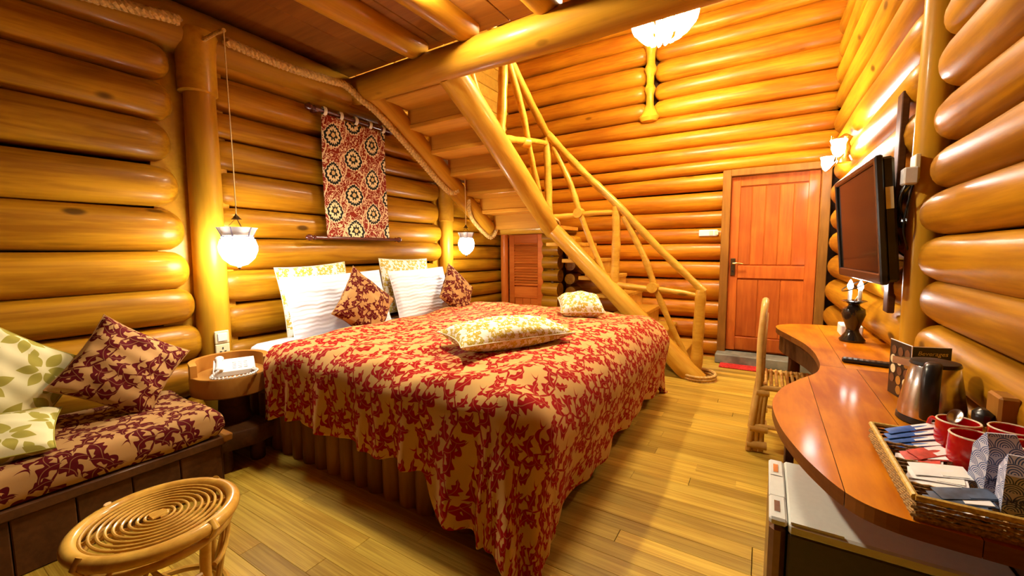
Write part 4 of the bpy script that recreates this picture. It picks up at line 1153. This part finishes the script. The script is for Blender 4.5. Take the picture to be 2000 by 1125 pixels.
# ------------------------------------------------------------------ things on the desk
ti = thing('tissue_box', 'white tissue box behind the black vase lamp on the desk', 'box', (.47, 3.36, .75))
MB().box((.47, 3.36, .785), (.11, .16, .07), bev=.006).build('carton', 'paper', ti, world=True, smooth=False)
b = MB(); V, F = [], []
for j in range(6):
    for i in range(17):
        a = 2*PI*i/16; q = .030-.004*j+.008*math.sin(3*a+j); V.append((.46+q*math.cos(a)*.7, 3.36+q*1.2*math.sin(a), .818+.012*j+.01*math.sin(2*a)*(j/5)))
for j in range(5):
    for i in range(16): F.append((j*17+i, j*17+i+1, (j+1)*17+i+1, (j+1)*17+i))
b.add(V, F).build('tissue', 'paper', ti, world=True)
rm = thing('remote_control', 'black remote control lying across the middle of the desk', 'remote', (.43, 2.52, .752), math.radians(-8))
MB().box((0, 0, .010), (.20, .052, .019), bev=.006).build('casing', 'black', rm, smooth=False)
for i in range(8):
    for j in range(3): MB().box((-.08+i*.021, -.014+j*.014, .0202), (.010, .007, .003), bev=.001).build('button', 'taupe', rm, smooth=False)

mn = thing('menu_card', 'black folded beverages menu card with food pictures standing by the kettle', 'menu', (.45, 1.95, .75))
fold = Vector((.448, 1.945, .752)); le = Vector((.418, 2.085, .752)); re_ = Vector((.552, 1.975, .752)); hh = .205
def card(a, c, nm):
    d = (c-a); nn = Vector((-d.y, d.x, 0)).normalized()*.0015
    V = [a+nn, c+nn, c-nn, a-nn]; V += [p+Vector((0, 0, hh)) for p in V]
    return MB().add(V, [(3, 2, 1, 0), (4, 5, 6, 7), (0, 1, 5, 4), (1, 2, 6, 5), (2, 3, 7, 6), (3, 0, 4, 7)]).build(nm, 'black', mn, world=True, smooth=False)
c1 = card(fold, le, 'panel'); c2 = card(fold, re_, 'panel')
def frame_on(a, c, cardo, off=-1):
    """camera side of a card: unit vectors along it and out of it"""
    d = (c-a).normalized(); nn = Vector((-d.y, d.x, 0))
    if nn.dot(Vector((0, 0, 1.3))-a) < 0 and nn.dot(Vector((0, 0, 0))-Vector((a.x, a.y, 0))) < 0: nn = -nn
    return d, nn
R5 = np.random.default_rng(5)
d1, n1 = frame_on(fold, le, c1)
for i in range(5):
    for j in range(3 if i else 2):
        p = fold + d1*(.026+.044*j+.004*(i % 2)) + n1*.0022 + Vector((0, 0, .026+.036*i))
        q = Matrix((d1, Vector((0, 0, 1)), n1 if d1.cross(Vector((0, 0, 1))).dot(n1) > 0 else -n1)).transposed().to_4x4()
        MB().lathe([(.0165, -.0006), (.0165, .0006)], p, 14, M4=q).build('food_picture', ('plate', 'taupe', 'slice')[R5.integers(0, 3)], c1, world=True, smooth=False)
b = MB()
for a_, c_ in (((0, 0, 0), (0, 0, hh)), ): b.tube([fold+n1*.002, fold+n1*.002+Vector((0, 0, hh))], .0022, 6)
b.tube([fold+n1*.001+Vector((0, 0, hh)), le+n1*.001+Vector((0, 0, hh))], .0018, 6)
b.build('white_edge', 'paper', c1, world=True)
d2, n2 = frame_on(fold, re_, c2)
MB().tube([fold+n2*.001+Vector((0, 0, hh)), re_+n2*.001+Vector((0, 0, hh))], .0014, 6).build('white_edge', 'paper', c2, world=True)
q = Matrix((d2, Vector((0, 0, 1)), n2)).transposed().to_4x4()
MB().lathe([(.030, -.0006), (.030, .0006)], fold+d2*.055+n2*.0022+Vector((0, 0, .135)), 20, M4=q @ Matrix.Diagonal((1.2, .55, 1, 1))).build('food_picture', 'taupe', c2, world=True, smooth=False)
MB().lathe([(.016, -.0006), (.016, .0006)], fold+d2*.050+n2*.0032+Vector((0, 0, .140)), 20, M4=q @ Matrix.Diagonal((1.2, .6, 1, 1))).build('food_picture', 'plate', c2, world=True, smooth=False)
def text_mesh(cu, mat, name):
    t = bpy.data.objects.new('tmp', cu); COL.objects.link(t); dg = bpy.context.evaluated_depsgraph_get()
    me = bpy.data.meshes.new_from_object(t.evaluated_get(dg)); bpy.data.objects.remove(t, do_unlink=True)
    me.materials.clear(); me.materials.append(mat); o = bpy.data.objects.new(name, me); COL.objects.link(o); return o
def text(body, size, M4, mat, parent, ext=.0006, shear=0.0, name='lettering'):
    cu = bpy.data.curves.new(name, 'FONT'); cu.body = body; cu.size = size; cu.extrude = ext; cu.shear = shear; cu.align_x = 'CENTER'; cu.align_y = 'CENTER'; cu.resolution_u = 3
    o = text_mesh(cu, MAT[mat], name); o.parent = parent; WL[o.name] = M4.translation.copy()
    L = M4.copy(); L.translation = M4.translation - WL[parent.name]; o.matrix_local = L
    return o
T4 = q.copy(); T4.translation = fold+d2*.055+n2*.0022+Vector((0, 0, .182))
text('Beverages', .021, T4, 'letter', c2, shear=.25)

kx, ky = .462, 1.775
kt = thing('kettle', 'tapered steel electric kettle with a black handle between menu card and tray', 'kettle', (kx, ky, .75))
MB().lathe([(.074, .018), (.080, .022), (.079, .05), (.068, .12), (.058, .182), (.055, .186)], (kx, ky, .75), 36).build('body', 'steel', kt, world=True)
MB().lathe([(.078, 0), (.083, .004), (.082, .020), (.070, .022)], (kx, ky, .75), 30).build('power_base', 'black', kt, world=True)
MB().lathe([(.057, .184), (.060, .188), (.057, .196), (.030, .202), (0.001, .203)], (kx, ky, .75), 30).build('lid', 'black', kt, world=True)
hd = Vector((-.30, -.95, 0)).normalized()
b = MB(); b.tube(curve_pts([(kx+hd.x*.050, ky+hd.y*.050, .942), (kx+hd.x*.085, ky+hd.y*.085, .940), (kx+hd.x*.105, ky+hd.y*.105, .90), (kx+hd.x*.108, ky+hd.y*.108, .83), (kx+hd.x*.088, ky+hd.y*.088, .785)], 6), .021, 12, flat=.6)
b.build('handle', 'black', kt, world=True)
MB().prism([(kx-.052, ky+.03), (kx-.085, ky+.075), (kx-.02, ky+.062)], .915, .938).build('spout', 'steel', kt, world=True)
MB().lathe([(.0005, 0), (.012, .002), (.012, .06), (.006, .064)], (kx+hd.x*.070, ky+hd.y*.070, .79), 10).build('water_gauge', 'plastic', kt, world=True)

# tray of drinks things
ty = thing('wicker_tray', 'wicker tray with compartments of sachets on the near end of the desk', 'tray', (.43, 1.30, .75))
X0, X1, Y0_, Y1_, ZT = .274, .560, 1.100, 1.515, .800
MB().box(((X0+X1)/2, (Y0_+Y1_)/2, .755), (X1-X0, Y1_-Y0_, .008)).build('bottom', 'wicker', ty, world=True, smooth=False)
def wick(p0, p1, h, nm, t_=.010):
    """a woven side: horizontal canes one above another with stakes"""
    p0, p1 = Vector(p0), Vector(p1); d = (p1-p0); L = d.length; d.normalize(); s_ = Vector((-d.y, d.x, 0)); b = MB()
    N_ = max(6, int(L/.012)); rows = max(3, int(h/.0075))
    for r_ in range(rows):
        z = .757 + (r_+.5)*h/rows
        b.tube([p0+d*(L*i/N_)+s_*(.0024*(-1)**(i+r_))+Vector((0, 0, z)) for i in range(N_+1)], .0036, 6)
    return b.build(nm, 'wicker', ty, world=True)
for nm, a_, c_ in (('side', (X0, Y0_), (X0, Y1_)), ('side', (X1, Y0_), (X1, Y1_)), ('side', (X0, Y0_), (X1, Y0_)), ('side', (X0, Y1_), (X1, Y1_))):
    wick((*a_, 0), (*c_, 0), ZT-.757, nm)
    MB().tube([(*a_, ZT), (*c_, ZT)], .0065, 8).build('rim', 'wicker_rim', ty, world=True)
for y in (1.415, 1.315, 1.190): wick((X0+.006, y, 0), (.405, y, 0), .036, 'divider')
wick((.405, Y0_, 0), (.405, Y1_, 0), .030, 'divider')
def sachet(c, L, wd, rz, tilt, mat, label, group, band='paper', th=.005):
    s_ = thing('sachet', label, 'sachet', c, 0, group); s_.rotation_euler = (tilt[0], tilt[1], rz)
    b = MB(); V, F = [], []
    nx_ = 8
    for sg in (1, -1):
        for i in range(nx_+1):
            u = -1+2*i/nx_
            for v in (-1, -.5, 0, .5, 1): V.append((u*L/2, v*wd/2, sg*(th/2*(max(0, 1-u**4))*(1-.6*v*v)+.0004)))
    for q_ in (0, 1):
        o_ = q_*(nx_+1)*5
        for i in range(nx_):
            for k in range(4):
                f = (o_+i*5+k, o_+(i+1)*5+k, o_+(i+1)*5+k+1, o_+i*5+k+1); F.append(f if q_ == 0 else f[::-1])
    b.add(V, F).build('packet', mat, s_)
    MB().box((L*.22, 0, th*.42), (L*.45, wd*.86, .0012)).build('print_band', band, s_, smooth=False)
    return s_
for i in range(4):
    sachet((.345+.004*i, 1.435+.019*i, .787+.009*i), .125, .024, math.radians(12+3*i), (.15, -.22), 'bluepaper', ('lowest', 'second lowest', 'second highest', 'topmost')[i]+' blue and white stick sachet fanned in the far compartment of the tray', 'blue stick sachets', 'paper')
for i in range(3):
    sachet((.335+.014*i, 1.345+.014*i, .784+.007*i), .085, .040, math.radians(-15+22*i), (.1, -.15), 'redpaper' if i else 'paper', ('white sachet with a red band lying lowest in the second compartment of the tray', 'red and white sachet in the middle of the pile in the second tray compartment', 'red and white sachet on top of the pile in the second tray compartment')[i], 'red and white sachets', 'paper' if i else 'redpaper')
for i in range(3):
    sachet((.336+.008*i, 1.235+.018*i, .782+.007*i), .095, .052, math.radians(-25+14*i), (.12, -.12), 'paper', ('lowest', 'middle', 'topmost')[i]+' plain white paper sachet in the third compartment of the tray', 'white sachets', 'letter')
for i in range(4):
    sachet((.335+.010*i, 1.122+.016*i, .780+.006*i), .095, .038, math.radians(-12+9*i), (.10, -.12), 'navypaper', ('lowest', 'second lowest', 'second highest', 'topmost')[i]+' navy sachet in the compartment nearest the front rim of the tray', 'navy sachets', 'navypaper' if i % 2 else 'paper')

mug0 = None
for i, (x, y, z, rz, lb) in enumerate(((.430, 1.365, .762, .9, 'red mug nearest the sachets in the wicker tray'), (.432, 1.462, .762, 2.2, 'red mug beside the kettle holding a steel teaspoon'),
                                (.525, 1.462, .762, .4, 'red mug in the far wall corner of the wicker tray'), (.525, 1.352, .762, 1.4, 'red mug against the log wall behind the paper packets'))):
    if mug0 is None:
        mug0 = thing('mug', 'red mug', 'mug', (x, y, z), rz, 'red mugs in the tray')
        MB().lathe([(.001, .004), (.026, .004), (.030, 0), (.040, .012), (.043, .05), (.041, .098), (.0375, .098), (.039, .05), (.035, .015), (.001, .010)], (0, 0, 0), 28).build('body', 'red', mug0)
        MB().tube([(.0395*math.cos(2*PI*k/32), .0395*math.sin(2*PI*k/32), .0985) for k in range(32)], .0024, 6, closed=True).build('rim', 'cream', mug0)
        MB().tube(curve_pts([(.040, 0, .082), (.062, 0, .082), (.068, 0, .055), (.058, 0, .030), (.040, 0, .025)], 6), .005, 8).build('handle', 'red', mug0)
        m_ = mug0
    else: m_ = copy_tree(mug0)
    m_.location = (x, y, z); m_.rotation_euler = (0, 0, rz); m_['label'] = lb
spn = thing('teaspoon', 'steel teaspoon standing bowl up in the red mug beside the kettle', 'spoon', (.430, 1.45, .80))
b = MB(); b.tube(curve_pts([(.440, 1.468, .778), (.430, 1.455, .83), (.420, 1.432, .868)], 6), [.0025]*13, 8).build('handle', 'steel', spn, world=True)
q = Vector((-.35, -.55, .75)).normalized().to_track_quat('Z', 'Y').to_matrix().to_4x4()
MB().lathe([(.0001, -.006), (.008, -.0045), (.013, 0), (.0145, .003), (.0125, .003), (.007, -.0015), (.0001, -.0030)], (.412, 1.415, .884), 18, M4=q @ Matrix.Diagonal((1.0, 1.55, 1, 1))).build('bowl', 'steel', spn, world=True)

def bag(x, y, rz, h, label, tilt=0.0):
    g_ = thing('paper_packet', label, 'packet', (x, y, .760), rz, 'wave patterned paper packets'); g_.rotation_euler = (tilt, 0, rz)
    w_, d_ = .062, .045
    V = [(-w_/2, -d_/2, 0), (w_/2, -d_/2, 0), (w_/2, d_/2, 0), (-w_/2, d_/2, 0)]
    zz = h-.035
    V += [(a*.99, c*.95, zz*.5) for a, c, _ in V[:4]] + [(a*.97, c*.9, zz) for a, c, _ in V[:4]] + [(-w_*.40, -.002, h), (w_*.40, -.002, h), (w_*.40, .002, h), (-w_*.40, .002, h)]
    b = MB()
    for r_ in range(3):
        for k in range(4):
            q_ = [V[r_*4+k], V[r_*4+(k+1) % 4], V[(r_+1)*4+(k+1) % 4], V[(r_+1)*4+k]]
            uoff = k*.06
            uv = [(uoff+(p[0] if k % 2 == 0 else p[1]), p[2]) for p in q_]
            b.add(q_, [(0, 1, 2, 3)], uv)
    b.add(V[12:16], [(0, 1, 2, 3)], [(0, 0)]*4); b.add(V[0:4], [(3, 2, 1, 0)], [(0, 0)]*4)
    o = b.build('packet_body', 'bag', g_, smooth=False)
    cu = bpy.data.curves.new('lettering', 'FONT'); cu.body = 'MEL'; cu.size = .022; cu.extrude = .0005; cu.align_x = 'CENTER'; cu.align_y = 'CENTER'; cu.resolution_u = 3
    t_ = text_mesh(cu, MAT['navyprint'], 'lettering'); t_.parent = g_
    t_.location = (-.008, -d_/2*.975-.0006, .052); t_.rotation_euler = (math.radians(90), 0, 0)
    return g_
bag(.432, 1.262, .30, .150, 'blue wave patterned paper packet leaning by the mug nearest the sachets', .06)
bag(.440, 1.165, -.10, .140, 'blue wave patterned paper packet at the near rim of the wicker tray', .04)
bag(.515, 1.200, -.25, .135, 'blue wave patterned paper packet between the log wall and the front packet')
wp_ = thing('wall_socket', 'wooden socket box with a black plug on the log wall above the mugs', 'socket', (.54, 1.56, .86))
MB().box((.540, 1.56, .865), (.04, .075, .11), bev=.006).build('box', 'frame', wp_, world=True, smooth=False)
b = MB(); b.box((.502, 1.55, .855), (.036, .048, .045), bev=.012); b.build('plug', 'black', wp_, world=True)
MB().tube(curve_pts([(.49, 1.55, .84), (.485, 1.57, .80), (.49, 1.62, .77), (.50, 1.68, .757)], 6), .004, 8).build('lead', 'black', wp_, world=True)

# ------------------------------------------------------------------ back wall details
mt = MB().box((-.20, 5.12, .008), (.42, .20, .014), bev=.004).build('door_mat', 'redmat', None, world=True, smooth=False)
tag(mt, 'small red mat on the boards before the stone door sill', 'mat', kind='thing')
sw = thing('switch_plate', 'white switch plate on the log wall beside the red door', 'switch', (-.61, 5.44, 1.50))
MB().box((-.61, 5.440, 1.50), (.20, .02, .075), bev=.004).build('plate', 'plastic', sw, world=True, smooth=False)
for k in range(2): MB().box((-.575+k*.055, 5.428, 1.50), (.040, .008, .05), bev=.002).build('rocker', 'plate', sw, world=True, smooth=False)
